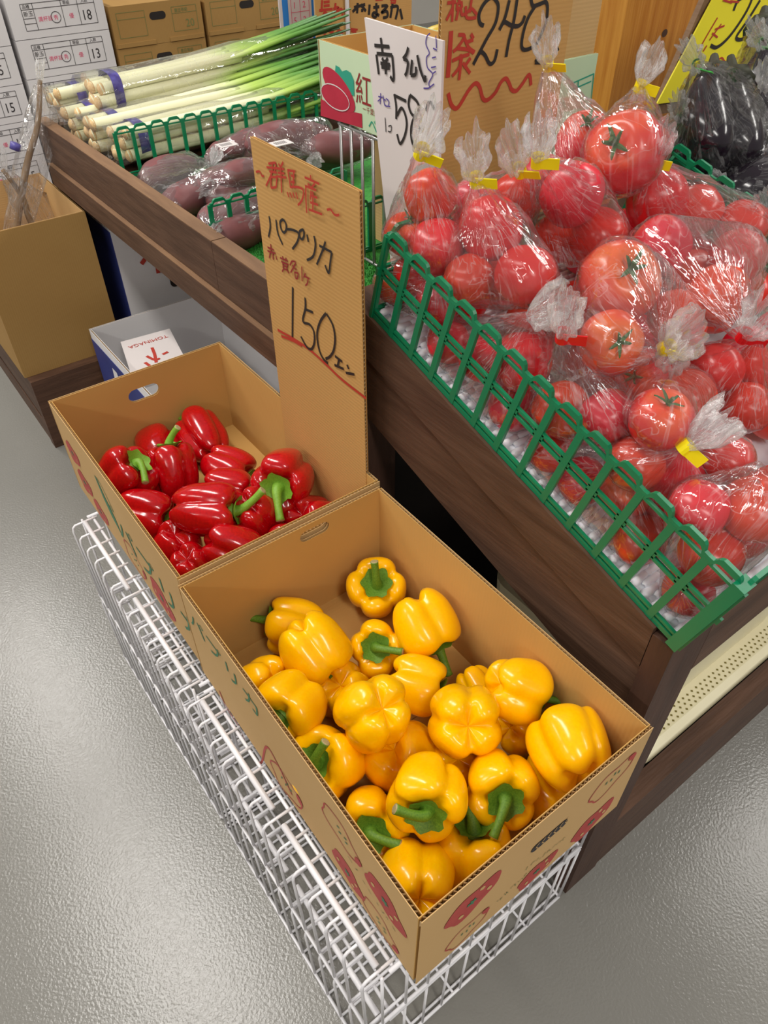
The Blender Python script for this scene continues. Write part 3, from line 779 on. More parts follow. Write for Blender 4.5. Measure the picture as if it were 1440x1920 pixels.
#SECTION3
# ------------------------------------------------------------------ sloping tomato table
TX = 0.5256; TY0, TY1 = 0.19, 0.79; TXR = 1.62
def slab(mb, x0, x1, y0, y1, d0, d1):
    """board following the slope: d0..d1 are heights relative to the slope line"""
    v = []
    for x in (x0, x1):
        for y in (y0, y1):
            for d in (d0, d1): v.append((x, y, zs(y)+d))
    mb.add(v, [(0, 1, 3, 2), (4, 6, 7, 5), (0, 4, 5, 1), (2, 3, 7, 6), (0, 2, 6, 4), (1, 5, 7, 3)])
tt = thing('display_table', 'sloping dark wooden display table carrying the bagged tomatoes and eggplants', 'table', (TX+0.4, 0.49, 0))
mb = MB(); slab(mb, TX, TX+0.028, 0.2185, TY1, -0.0705, -0.001); mb.build('side_board', M_darkwood, tt)
mb = MB(); slab(mb, TX+0.004, TX+0.03, 0.2185, TY1, -0.178, -0.072); mb.build('side_board', M_darkwood, tt)
mb = MB(); mb.box((TX, TY0, 0), (TX+0.075, 0.2175, 0.6865)); mb.build('corner_post', M_darkwood_z, tt)
mb = MB(); mb.box((TX+0.076, TY0, 0.588), (TXR, 0.2175, 0.6865)); mb.build('end_rail', M_darkwood_x, tt)
mb = MB(); mb.box((TX+0.076, TY0+0.002, 0), (TXR, 0.225, 0.165)); mb.build('base_rail', M_darkwood_x, tt)
mb = MB(); slab(mb, TX+0.03, TXR, 0.218, TY1, -0.022, -0.004); mb.build('bed_board', M_darkwood, tt)
mb = MB(); mb.box((TX, TY1-0.04, 0), (TX+0.06, TY1, zs(TY1)-0.18)); mb.build('rear_leg', M_darkwood_z, tt)
mb = MB(); mb.box((TXR-0.06, TY1-0.04, 0), (TXR, TY1, zs(TY1)-0.02)); mb.build('rear_leg', M_darkwood_z, tt)
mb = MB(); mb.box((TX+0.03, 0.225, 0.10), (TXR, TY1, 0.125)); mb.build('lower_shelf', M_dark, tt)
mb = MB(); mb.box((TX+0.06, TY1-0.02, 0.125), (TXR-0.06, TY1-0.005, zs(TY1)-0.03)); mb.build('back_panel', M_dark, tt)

# frame of the slope: along (s), across (x), normal (n)
SA = math.atan(SL); SD = Vector((0, math.cos(SA), math.sin(SA))); SN = Vector((0, -math.sin(SA), math.cos(SA)))
ORG = Vector((0, TY0, zs(TY0)))
def sp(x, s, n): return Vector((x, 0, 0))+ORG+SD*s+SN*n

# ------------------------------------------------------------------ green plastic baskets and dividers
def fence_parts(t, P, L, npan, h, mid=True, depth_=0.004, post_w=0.0085):
    """P(s, n, d) -> world point; posts, arched tops and rails as parts sharing mesh data"""
    def obj(name, mb): return mb.build(name, M_green, t)
    pitch = L/npan
    def bar(mb, s0, s1, n0, n1, d=depth_):
        v = [P(s, n, dd) for dd in (-d/2, d/2) for s, n in ((s0, n0), (s1, n0), (s1, n1), (s0, n1))]
        mb.add(v, [(0, 3, 2, 1), (4, 5, 6, 7), (0, 1, 5, 4), (1, 2, 6, 5), (2, 3, 7, 6), (3, 0, 4, 7)])
    first = None
    for k in range(npan+1):
        s = pitch*k
        if first is None:
            mb = MB(); bar(mb, s-post_w/2, s+post_w/2, 0, h*0.90, depth_*1.3)
            w2 = post_w*0.85
            bar(mb, s-w2, s+w2, h*0.50, h*0.57) if mid else None
            first = obj('post', mb)
        else:
            o = link('post', first.data, t); o.location = P(s, 0, 0)-P(0, 0, 0)
    first = None
    for k in range(npan):
        s = pitch*k
        if first is None:
            mb = MB(); a = post_w/2
            prof = [(0, 0.925), (pitch*0.13, 0.928), (pitch*0.20, 0.975), (pitch*0.28, 0.995), (pitch*0.72, 0.995), (pitch*0.80, 0.975), (pitch*0.87, 0.928), (pitch, 0.925)]
            for (s0, n0), (s1, n1) in zip(prof[:-1], prof[1:]):
                d = depth_*1.2
                v = [P(s_, n_*h, dd) for dd in (-d/2, d/2) for s_, n_ in ((s0, n0), (s1, n1), (s1, n1-0.055), (s0, n0-0.055))]
                mb.add(v, [(0, 3, 2, 1), (4, 5, 6, 7), (0, 1, 5, 4), (1, 2, 6, 5), (2, 3, 7, 6), (3, 0, 4, 7)])
            bar(mb, a, pitch-a, h*0.86, h*0.885)
            first = obj('arch', mb)
        else:
            o = link('arch', first.data, t); o.location = P(s, 0, 0)-P(0, 0, 0)
    rails = [(0.0, 0.05, 'bottom_rail'), (0.075, 0.10, 'bottom_rail')]
    if mid: rails += [(0.485, 0.515, 'middle_rail'), (0.555, 0.585, 'middle_rail')]
    for n0, n1, nm in rails:
        mb = MB(); bar(mb, 0, L, n0*h, n1*h); obj(nm, mb)
BL = 0.565; BH = 0.139; BX1 = 1.075
gb = thing('produce_basket', 'green plastic lattice basket holding the bagged tomatoes', 'basket', sp(TX+0.27, BL/2, 0))
fence_parts(gb, lambda s, n, d: sp(TX+0.006+d, s, n), BL, 13, BH)
fence_parts(gb, lambda s, n, d: sp(TX+0.006+s, 0.003+d, n), BX1-TX-0.006, 12, BH)
fence_parts(gb, lambda s, n, d: sp(BX1+d, s, n), BL, 13, BH)
fence_parts(gb, lambda s, n, d: sp(TX+0.006+s, BL+d, n), BX1-TX-0.006, 12, BH)
# solid corner pieces of the near end
for cx in (TX+0.006, BX1):
    mb = MB(); v = [sp(cx+a, b, n) for n in (0, BH*0.95) for a, b in ((-0.008, -0.002), (0.012, -0.002), (0.012, 0.012), (-0.008, 0.012))]
    mb.add(v, [(0, 3, 2, 1), (4, 5, 6, 7), (0, 1, 5, 4), (1, 2, 6, 5), (2, 3, 7, 6), (3, 0, 4, 7)]); mb.build('corner_piece', M_green, gb)
mb = MB(); v = [sp(a, b, n) for n in (0.0005, 0.003) for a, b in ((TX+0.008, 0.003), (BX1-0.002, 0.003), (BX1-0.002, BL-0.003), (TX+0.008, BL-0.003))]
mb.add(v, [(0, 3, 2, 1), (4, 5, 6, 7), (0, 1, 5, 4), (1, 2, 6, 5), (2, 3, 7, 6), (3, 0, 4, 7)]); mb.build('basket_floor', M_green, gb)
# white foam net on the basket floor: rows of short plump strands
rnd = random.Random(4)
mb = MB()
def strand(c, ax, l, r):
    side = ax.cross(SN).normalized(); n = 6; v = []; f = []
    for i, (t, q) in enumerate(((-1, 0.45), (-0.75, 1), (0.75, 1), (1, 0.45))):
        for k in range(n):
            a = 2*math.pi*k/n; v.append(c+ax*(t*l/2)+(side*math.cos(a)+SN*math.sin(a))*r*q)
    for i in range(3):
        for k in range(n): f.append((i*n+k, i*n+(k+1) % n, (i+1)*n+(k+1) % n, (i+1)*n+k))
    mb.add(v, f)
XD = Vector((1, 0, 0))
v = [sp(a, b, n) for n in (0.0032, 0.0072) for a, b in ((TX+0.011, 0.008), (BX1-0.006, 0.008), (BX1-0.006, BL-0.006), (TX+0.011, BL-0.006))]
mb.add(v, [(0, 3, 2, 1), (4, 5, 6, 7), (0, 1, 5, 4), (1, 2, 6, 5), (2, 3, 7, 6), (3, 0, 4, 7)])
ns = int(BL/0.0085)
for i in range(ns):
    s = 0.012+i*0.0085
    for k in range(22):
        x = TX+0.024+k*0.0245+(0.012 if i % 2 else 0)
        if x > BX1-0.02: continue
        if x > TX+0.16 and 0.1 < s < BL-0.12: continue            # nothing of it shows under the bags there
        strand(sp(x+rnd.uniform(-.001, .001), s, 0.0080+0.0012*rnd.random()), (XD+SD*rnd.uniform(-.08, .08)).normalized(), 0.0275, 0.0054)
tag(mb.build('foam_net', M_foam, None, True), 'white foam net mat lining the green basket under the tomatoes', 'foam net', kind='stuff')

# ------------------------------------------------------------------ tomatoes in clear bags
def tomato_mesh(seed):
    rnd = random.Random(seed); nu, nv = 32, 18; v = []; f = []
    lob = rnd.choice((4, 5)); ph = rnd.uniform(0, 6)
    for j in range(nv+1):
        a = math.pi*j/nv
        for i in range(nu):
            th = 2*math.pi*i/nu
            q = math.sin(a)
            r = q**0.85*(1+0.025*math.cos(lob*th+ph)); z = math.cos(a)*0.86
            if z > 0: z -= 0.22*math.exp(-(q/0.30)**2)+0.04*math.cos(lob*th+ph)*q*(1-q)
            else: z += 0.05*math.exp(-(q/0.2)**2)
            n = noise.noise(Vector((r*math.cos(th)+seed*5, r*math.sin(th), z)))
            v.append((r*math.cos(th)*(1+0.05*n), r*math.sin(th)*(1+0.05*n), z*(1+0.04*n)))
    for j in range(nv):
        for i in range(nu): f.append((j*nu+i, (j+1)*nu+i, (j+1)*nu+(i+1) % nu, j*nu+(i+1) % nu))
    v = [(a*0.043, b*0.043, c*0.043) for a, b, c in v]
    me = bpy.data.meshes.new('tomato_body'); me.from_pydata(v, [], f); me.update(); me.materials.append(M_tom)
    for p in me.polygons: p.use_smooth = True
    return me
def tomato_calyx():
    mb = MB(); rnd = random.Random(3)
    for k in range(5):
        a = 2*math.pi*k/5+rnd.uniform(-.2, .2); d = Vector((math.cos(a), math.sin(a), 0)); s = Vector((-d.y, d.x, 0))
        L = rnd.uniform(0.013, 0.026)
        P = [Vector((0, 0, 0.030)), d*L*0.4+Vector((0, 0, 0.036)), d*L*0.8+Vector((0, 0, 0.0375+rnd.uniform(0, .003))), d*L+s*0.004*rnd.uniform(-1, 1)+Vector((0, 0, 0.036+rnd.uniform(0, .006)))]
        W = (0.0026, 0.0026, 0.0018, 0.0005)
        v = [p+s*w for p, w in zip(P, W)]+[p-s*w for p, w in zip(P, W)]+[p+Vector((0, 0, 0.0014)) for p in P]
        mb.add(v, [(i, i+1, 8+i+1, 8+i) for i in range(3)]+[(8+i, 8+i+1, 4+i+1, 4+i) for i in range(3)])
    mb.tube([(0, 0, 0.029), (0.001, 0, 0.036), (0.003, 0.001, 0.041)], [0.0034, 0.0026, 0.003], 7)
    return mb.mesh('tomato_calyx', M_tomstem, False)
TOM = [tomato_mesh(s) for s in range(4)]; TCAL = tomato_calyx()

# bags: tie pixel, height of tie above the slope, tuft pixel, tape colour, label; tomatoes (px, py, radius px, height, axis or None)
UPC = (0.0, -0.5, -0.85)
BAGS = [
 ('A', (790, 285), 0.27, (806, 238), 'y', 'clear bag of tomatoes tied with yellow tape in front of the white squash sign',
   [(803, 378, 50, 0.16, (0, -0.8, 0.4)), (790, 455, 53, 0.13, (0.2, 0.3, 0.9)), (724, 425, 42, 0.10, (0.15, -0.55, -0.8))]),
 ('B', (893, 338), 0.24, (888, 285), 'y', 'clear bag of tomatoes tied with thin yellow tape under the 248 cardboard sign',
   [(912, 432, 60, 0.17, (0, -0.8, 0.5)), (880, 522, 48, 0.13, (0.3, 0.5, 0.8)), (985, 515, 58, 0.17, (0.1, 0.6, 0.7))]),
 ('C', (975, 320), 0.24, (962, 275), 'y', 'clear tomato bag tied with yellow tape, tufts touching the neighbouring tied bag',
   [(968, 372, 48, 0.14, (0, -0.7, 0.6)), (885, 385, 44, 0.10, (0, -0.5, 0.8))]),
 ('D', (1008, 302), 0.26, (1012, 245), 'y', 'clear bag of large tomatoes tied with yellow tape at its far corner',
   [(1072, 364, 60, 0.20, (-0.3, -0.7, 0.5)), (1124, 440, 52, 0.15, (0, 0.5, 0.8)), (1040, 450, 46, 0.10, (0, 0.5, 0.8))]),
 ('E', (1027, 120), 0.27, (1022, 72), 'y', 'tall clear bag tied with yellow tape standing against the 248 cardboard sign',
   [(1078, 248, 50, 0.13, (-0.15, -0.35, -0.9)), (1010, 330, 42, 0.08, (0, 0.5, 0.8))]),
 ('F', (1200, 162), 0.25, (1222, 110), 'y', 'clear bag of tomatoes tied with yellow tape in front of the pine post',
   [(1165, 285, 66, 0.17, (-0.55, 0.1, -0.8)), (1205, 270, 44, 0.12, (0, 0.5, 0.8))]),
 ('G', (1222, 302), 0.22, (1240, 255), 'y', 'clear bag of tomatoes tied with yellow tape beside the bagged eggplants',
   [(1232, 378, 58, 0.16, (0, -0.7, 0.6)), (1312, 395, 46, 0.12, (0, 0.4, 0.9)), (1388, 425, 48, 0.10, (0.2, 0.3, 0.9))]),
 ('H', (1395, 630), 0.20, (1425, 590), 'r', 'clear bag of tomatoes tied with red tape beside the basket wall near the eggplants',
   [(1238, 462, 56, 0.17, (-0.3, -0.6, 0.6)), (1380, 482, 52, 0.15, (0, 0.5, 0.8)), (1346, 552, 56, 0.18, (0.4, 0.4, 0.7)), (1300, 510, 44, 0.11, (0, 0.5, 0.8))]),
 ('I', (1250, 652), 0.20, (1290, 625), 'y', 'large clear bag with a calyx-up tomato tied with yellow tape amid the pile',
   [(1162, 528, 76, 0.19, (0.05, -0.10, -0.98)), (1266, 592, 50, 0.15, (0, 0.3, 0.9)), (1146, 642, 60, 0.19, (0.05, 0.20, -0.97))]),
 ('J', (1055, 630), 0.20, (1062, 580), 'r', 'clear bag of tomatoes tied with red tape behind the green lattice wall',
   [(1050, 772, 60, 0.14, (0, -0.7, 0.6)), (1140, 780, 52, 0.13, (0.3, 0.4, 0.8)), (1062, 585, 44, 0.11, (0, 0.4, 0.9))]),
 ('K', (975, 600), 0.17, (1005, 585), 'n', 'untaped clear bag of tomatoes pressed against the green lattice wall',
   [(975, 680, 60, 0.12, (0.3, 0.5, 0.8)), (905, 672, 48, 0.09, (0, 0.4, 0.9)), (838, 642, 44, 0.07, (-0.3, 0.4, 0.9)), (958, 768, 48, 0.06, (0, 0.4, 0.9))]),
 ('L', (1255, 690), 0.17, (1262, 655), 'n', 'clear bag with an orange-topped tomato at the middle of the pile',
   [(1236, 792, 60, 0.16, (0.0, -0.55, -0.8)), (1290, 742, 50, 0.13, (0.2, 0.4, 0.9)), (1205, 702, 48, 0.12, (-0.6, 0.2, -0.6))]),
 ('M', (1422, 640), 0.20, (1450, 600), 'n', 'clear bag of tomatoes reaching over the far basket wall by the eggplants',
   [(1345, 690, 48, 0.13, (0, 0.4, 0.9)), (1432, 690, 52, 0.13, (0, 0.4, 0.9)), (1400, 760, 46, 0.10, (0, 0.4, 0.9))]),
 ('N', (1285, 838), 0.17, (1350, 790), 'y', 'clear bag of tomatoes tied with a long yellow tape tab, tuft spread wide',
   [(1180, 882, 56, 0.13, (0, 0.4, 0.9)), (1268, 900, 54, 0.12, (0.2, 0.4, 0.9)), (1366, 862, 48, 0.13, (0, 0.4, 0.9))]),
 ('O', (1430, 870), 0.16, (1475, 845), 'n', 'crumpled clear bag of tomatoes at the near corner of the green basket',
   [(1318, 965, 56, 0.13, (0, 0.4, 0.9)), (1402, 955, 66, 0.15, (0, 0.4, 0.9)), (1330, 1035, 64, 0.12, (0, 0.4, 0.9)), (1300, 1118, 50, 0.06, (-0.2, 0.4, 0.9))]),
 ('P', (1130, 900), 0.12, (1105, 880), 'n', 'clear bag with a calyx-up tomato behind the lattice wall near the corner',
   [(1092, 912, 52, 0.09, (0, 0.4, 0.9)), (1168, 932, 54, 0.10, (0.3, -0.4, -0.85)), (1190, 992, 52, 0.06, (0, 0.4, 0.9)), (1035, 850, 46, 0.06, (0, 0.4, 0.9)), (1215, 960, 46, 0.07, (0, 0.4, 0.9))]),
 ('Q', (770, 540), 0.10, (780, 520), 'n', 'clear bag with an orange-shouldered tomato at the far corner of the lattice wall',
   [(715, 510, 42, 0.08, (-0.3, -0.3, -0.9)), (800, 560, 44, 0.08, (0, 0.4, 0.9)), (770, 520, 40, 0.08, (0, 0.4, 0.9))]),
]
balls = []
for b in BAGS:
    for q in b[6]:
        c = at_s(q[0], q[1], q[3]); r = q[2]*depth(c)/F
        balls.append({'c': c, 'r': r, 'ray': ray(q[0], q[1]).normalized(), 'ax': q[4], 'bag': b[0]})
def clamp_ball(b):
    c, r = b['c'], b['r']
    n = (c-ORG).dot(SN); s = (c-ORG).dot(SD); rr = r*0.92
    c.x = min(max(c.x, TX+0.014+rr), BX1-0.006-rr)
    s2 = min(max(s, 0.012+rr), BL+0.03-rr); n2 = max(n, 0.010+rr*0.9)
    b['c'] = sp(c.x, s2, n2)
relax(balls, clamp_ball)

def place_tomato(c, r, ax, k, label, group):
    t = thing('tomato', label, 'tomato', c, group)
    z = cam_dir(ax); x = z.orthogonal().normalized(); y = z.cross(x); s = r/0.043
    a = k*1.7; x2 = x*math.cos(a)+y*math.sin(a); y2 = z.cross(x2)
    M = Matrix((x2, y2, z)).transposed(); t.rotation_mode = 'QUATERNION'; t.rotation_quaternion = M.to_quaternion(); t.scale = (s, s, s)
    o = bpy.data.objects.new('body', TOM[k % 4]); COL.objects.link(o); o.parent = t
    o = bpy.data.objects.new('calyx', TCAL); COL.objects.link(o); o.parent = t

def film_bag(name, label, cat, balls, tie, tuft, tape, group=None, seed=0, swell=1.06, extra=(), tuft_w=0.024, obase=None, neck=True, film=None, xmin=None):
    rnd = random.Random(seed); bm = bmesh.new()
    tie = Vector(tie); tuft = Vector(tuft); ctr = sum((c for c, r in balls), Vector())/len(balls)
    base = obase or Vector((ctr.x, ctr.y, min(c.z-r for c, r in balls)))
    ax = (tie-ctr); ax.normalize()
    for c, r in balls:
        for k in range(70):
            zz = 1-2*(k+0.5)/70; ph = k*2.39996; q = math.sqrt(1-zz*zz)
            bm.verts.new(c+Vector((q*math.cos(ph), q*math.sin(ph), zz))*r*swell*(1+rnd.uniform(0, 0.05)))
    e1 = ax.orthogonal().normalized(); e2 = ax.cross(e1)
    for k in range(8): bm.verts.new(tie+(e1*math.cos(k*math.pi/4)+e2*math.sin(k*math.pi/4))*0.006)
    for p in extra: bm.verts.new(p)
    h = bmesh.ops.convex_hull(bm, input=bm.verts[:])
    dele = set(h.get('geom_interior', []))|set(h.get('geom_unused', []))
    bmesh.ops.delete(bm, geom=[g for g in dele if isinstance(g, bmesh.types.BMVert)], context='VERTS')
    bmesh.ops.triangulate(bm, faces=bm.faces[:])
    for _ in range(3):
        le = [e for e in bm.edges if e.calc_length() > 0.011]
        if not le: break
        bmesh.ops.subdivide_edges(bm, edges=le, cuts=1, use_grid_fill=False); bmesh.ops.triangulate(bm, faces=[f for f in bm.faces if len(f.verts) > 3])
    bm.normal_update()
    T = (tie-ctr).length
    for v in bm.verts:
        d = v.co-tie; t = max(0.0, min(1.0, d.length/(T*1.3+1e-6)))
        th = math.atan2(d.dot(e2), d.dot(e1))
        pl = math.sin(th*13+seed)+0.6*math.sin(th*23+seed*2)
        amp = 0.0030*math.exp(-((t-0.28)/0.22)**2)
        wr = noise.noise(v.co*32+Vector((seed*7, 0, 0)))*0.0035+noise.noise(v.co*75+Vector((0, seed*3, 0)))*0.0016
        v.co += v.normal*(pl*amp+wr*min(1, t*2))
        if amp > 0.001: v.co -= (v.co-(tie+ax*d.dot(ax)))*0.10
        if xmin is not None: v.co.x = max(v.co.x, xmin+0.002*abs(wr)*100)
    uv = bm.loops.layers.uv.new('UVMap')
    for fc in bm.faces:
        ths = []
        for l in fc.loops:
            d = l.vert.co-tie; ths.append((math.atan2(d.dot(e2), d.dot(e1))/(2*math.pi), d.length*6))
        wrap = max(q[0] for q in ths)-min(q[0] for q in ths) > 0.5
        for l, q in zip(fc.loops, ths): l[uv].uv = (q[0]+(1 if wrap and q[0] < 0 else 0), q[1])
    me = bpy.data.meshes.new('bag_film'); bm.to_mesh(me); bm.free(); me.materials.append(film or M_film)
    for p in me.polygons: p.use_smooth = True
    t = thing(name, label, cat, base, group)
    link('film', me, t)
    # gathered neck above the tape
    if not neck: return t
    nd = (tuft-tie); L = max(nd.length, 0.03); nd.normalize(); f1 = nd.orthogonal().normalized(); f2 = nd.cross(f1)
    v = []; f = []; nu, nv = 66, 10
    for j in range(nv+1):
        q = j/nv
        for i in range(nu):
            a = 2*math.pi*i/nu
            pl = 1+0.24*math.sin(a*11+seed+q)*min(1, q*2+0.25)+0.35*noise.noise(Vector((math.cos(a)*2, math.sin(a)*2+seed, q*3)))
            r = (0.0055+(tuft_w-0.0055)*(math.sin(q*math.pi*0.62)))*pl
            lift = L*1.25*q*(1+0.42*noise.noise(Vector((math.cos(a)*2.3+seed*1.3, math.sin(a)*2.3, 0)))*q)
            v.append(tie+nd*lift+(f1*math.cos(a)+f2*math.sin(a)*0.62)*r)
    for j in range(nv):
        for i in range(nu): f.append((j*nu+i, j*nu+(i+1) % nu, (j+1)*nu+(i+1) % nu, (j+1)*nu+i))
    me = bpy.data.meshes.new('bag_neck'); me.from_pydata(v, [], f); me.update(); me.materials.append(M_tuft)
    ul = me.uv_layers.new(name='UVMap')
    for p in me.polygons:
        for li, vi in zip(p.loop_indices, p.vertices): ul.data[li].uv = ((vi % nu)/nu if not ((vi % nu) == 0 and max(q % nu for q in p.vertices) > nu//2) else 1.0, (vi//nu)/nv)
    for p in me.polygons: p.use_smooth = True
    link('gathered_neck', me, t)
    tm = {'y': M_yellow_tape, 'r': M_red_tape, 'g': M_green_tape, 'n': None}[tape]
    if tm:
        mb = MB(); mb.tube([tie-nd*0.006, tie+nd*0.007], [0.0074, 0.0074], 12, cap=False)
        side = cam_dir((1, 0.3, 0)); s = (side-nd*side.dot(nd)).normalized(); o = Vector((0, 0, 0))-ray(720, 960).normalized()
        nrm = s.cross(nd).normalized()
        a = tie-nd*0.006; b = tie+nd*0.007; e = s*0.024
        v = [a, b, b+e, a+e]; v = [p+nrm*0.004 for p in v]+[p+nrm*0.0052 for p in v]
        mb.add(v, [(0, 1, 2, 3), (7, 6, 5, 4), (0, 4, 5, 1), (1, 5, 6, 2), (2, 6, 7, 3), (3, 7, 4, 0)])
        mb.build('tape', tm, t)
    return t
k = 0
for bi, (bid, tie, th, tuft, tape, label, tl) in enumerate(BAGS):
    mine = [b for b in balls if b['bag'] == bid]
    T = at_s(*tie, th); U2 = at_s(*tuft, th+0.035) if th > 0.16 else at_s(*tuft, th+0.02)
    if bid in 'KPQ': T.x = max(T.x, TX+0.03); U2.x = max(U2.x, TX+0.03)
    film_bag('tomato_bag', label, 'bag', [(b['c'], b['r']) for b in mine], T, U2, tape, 'bagged tomatoes', bi, neck=bid not in 'MOPQ', xmin=None if bid == 'A' else TX+0.0115)
    short = label.replace('clear bag', 'bag')
    for b in mine:
        up = b['ax'][2] < -0.5
        lab = ('red tomato with its green calyx showing, in the ' if up else 'red tomato in the ')+{
          'A': 'bag before the white squash sign', 'B': 'bag under the 248 cardboard sign', 'C': 'small bag with the twin tuft', 'D': 'bag tied with yellow tape at its far corner',
          'E': 'tall bag against the 248 cardboard sign', 'F': 'bag before the pine post', 'G': 'yellow-taped bag beside the eggplants', 'H': 'red-taped bag near the eggplants',
          'I': 'large yellow-taped bag amid the pile', 'J': 'red-taped bag behind the lattice', 'K': 'untaped bag by the lattice', 'L': 'bag in the middle of the pile',
          'M': 'bag over the far basket wall', 'N': 'bag with the long yellow tape tab', 'O': 'crumpled bag at the near basket corner', 'P': 'bag behind the lattice corner', 'Q': 'bag at the lattice far corner'}[bid]
        place_tomato(b['c'], b['r'], b['ax'], k, lab, 'tomatoes in bag '+{'y': 'with yellow tape ', 'r': 'with red tape ', 'n': 'without tape '}[tape]+str(bi) if False else 'bagged tomatoes of the '+lab.split(' in the ')[1]); k += 1
# lower layer glimpsed between the bags
low = []
for s in range(6):
    for x in range(6):
        low.append({'c': sp(TX+0.065+x*0.082+(0.03 if s % 2 else 0), 0.06+s*0.088, 0.05), 'r': 0.039})
for b in low:
    if min((b['c']-q['c']).length-(b['r']+q['r'])*0.86 for q in balls) < 0: continue
    b['c'].x = min(max(b['c'].x, TX+0.056), BX1-0.05)
    place_tomato(b['c'], b['r'], (0.2, 0.5, 0.8), k, 'red tomato low in the basket under the bags', 'tomatoes under the bags'); k += 1
#SECTION4
# ------------------------------------------------------------------ level display table behind (leeks, sweet potatoes)
DX0, DX1, DY0, DY1 = TX, 1.38, 0.83, 2.19
dt = thing('display_table', 'long dark wooden table with raised sides carrying leeks and sweet potatoes', 'table', ((DX0+DX1)/2, 1.5, 0))
def zt(y): return 0.786-0.011*(y-0.83)
def pl(mb, x0, x1, y0, y1, a, b):
    v = [(x, y, zt(y)+d) for x in (x0, x1) for y in (y0, y1) for d in (a, b)]
    mb.add(v, [(0, 1, 3, 2), (4, 6, 7, 5), (0, 4, 5, 1), (2, 3, 7, 6), (0, 2, 6, 4), (1, 5, 7, 3)])
ys = 1.213
for y0, y1 in ((DY0, ys-0.0006), (ys+0.0006, DY1)):
    mb = MB(); pl(mb, DX0, DX0+0.030, y0, y1, -0.096, -0.0015); o = mb.build('side_board', M_darkwood, dt)
    mb = MB(); pl(mb, DX0+0.0005, DX0+0.0295, y0+0.001, y1-0.001, -0.0015, 0); mb.build('pale_edge', M_edgewood, o)  # paler strip along the top of the board
mb = MB(); pl(mb, DX0-0.011, DX0+0.020, DY0, DY1-0.04, -0.150, -0.0985); o = mb.build('lower_rail', M_darkwood, dt)
mb = MB(); pl(mb, DX0-0.0108, DX0+0.019, DY0+0.002, DY1-0.042, -0.0985, -0.0972); mb.build('pale_edge', M_edgewood, o)  # lit top of the rail, painted as a paler strip
mb = MB(); mb.box((DX0+0.004, DY1-0.035, 0.226), (DX0+0.05, DY1-0.001, zt(DY1)-0.097)); mb.build('corner_post', M_darkwood_z, dt)
mb = MB(); mb.box((DX0+0.031, DY1-0.03, 0.694), (DX1, DY1, 0.752)); mb.build('end_board', M_darkwood_x, dt)
mb = MB(); mb.box((DX0+0.031, DY0, 0.675), (DX1, DY1-0.031, 0.693)); mb.build('bed_board', M_darkwood, dt)
mb = MB(); mb.box((DX1-0.06, DY0, 0), (DX1, DY0+0.05, 0.674)); mb.build('leg', M_darkwood_z, dt)
mb = MB(); mb.box((DX0+0.004, DY0, 0), (DX0+0.06, DY0+0.05, 0.61)); mb.build('leg', M_darkwood_z, dt)
mb = MB(); mb.box((DX1-0.06, DY1-0.08, 0.226), (DX1, DY1-0.032, 0.674)); mb.build('leg', M_darkwood_z, dt)
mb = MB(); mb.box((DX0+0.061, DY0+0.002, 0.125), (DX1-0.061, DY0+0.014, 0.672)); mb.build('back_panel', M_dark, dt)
# artificial grass mat
mb = MB(); rnd = random.Random(2)
mb.box((DX0+0.034, DY0+0.02, 0.6935), (DX1-0.02, 1.80, 0.699))
for k in range(9000):
    x = rnd.uniform(DX0+0.036, DX0+0.30); y = rnd.uniform(0.95, 1.45); a = rnd.uniform(0, 6.28); h = rnd.uniform(0.006, 0.010)
    dx, dy = math.cos(a)*0.0012, math.sin(a)*0.0012
    mb.add([(x-dx, y-dy, 0.698), (x+dx, y+dy, 0.698), (x+rnd.uniform(-.004, .004), y+rnd.uniform(-.004, .004), 0.698+h)], [(0, 1, 2)])
tag(mb.build('grass_mat', M_turf), 'bright green artificial grass mat under the sweet potatoes', 'mat', kind='stuff')

def divider(label, x0, x1, y, z, h, npan, mid):
    t = thing('lattice_divider', label, 'divider', ((x0+x1)/2, y, z))
    fence_parts(t, lambda s, n, d: Vector((x0+s, y+d, z+n)), x1-x0, npan, h, mid)
divider('green plastic lattice divider between the leeks and the sweet potatoes', 0.607, 1.16, 1.845, 0.700, 0.112, 13, False)
divider('green plastic lattice divider in front of the sweet potato bags', 0.588, 0.90, 1.335, 0.700, 0.104, 8, True)
divider('short green plastic lattice divider behind the main price sign', 0.80, 1.02, 1.16, 0.700, 0.104, 6, False)

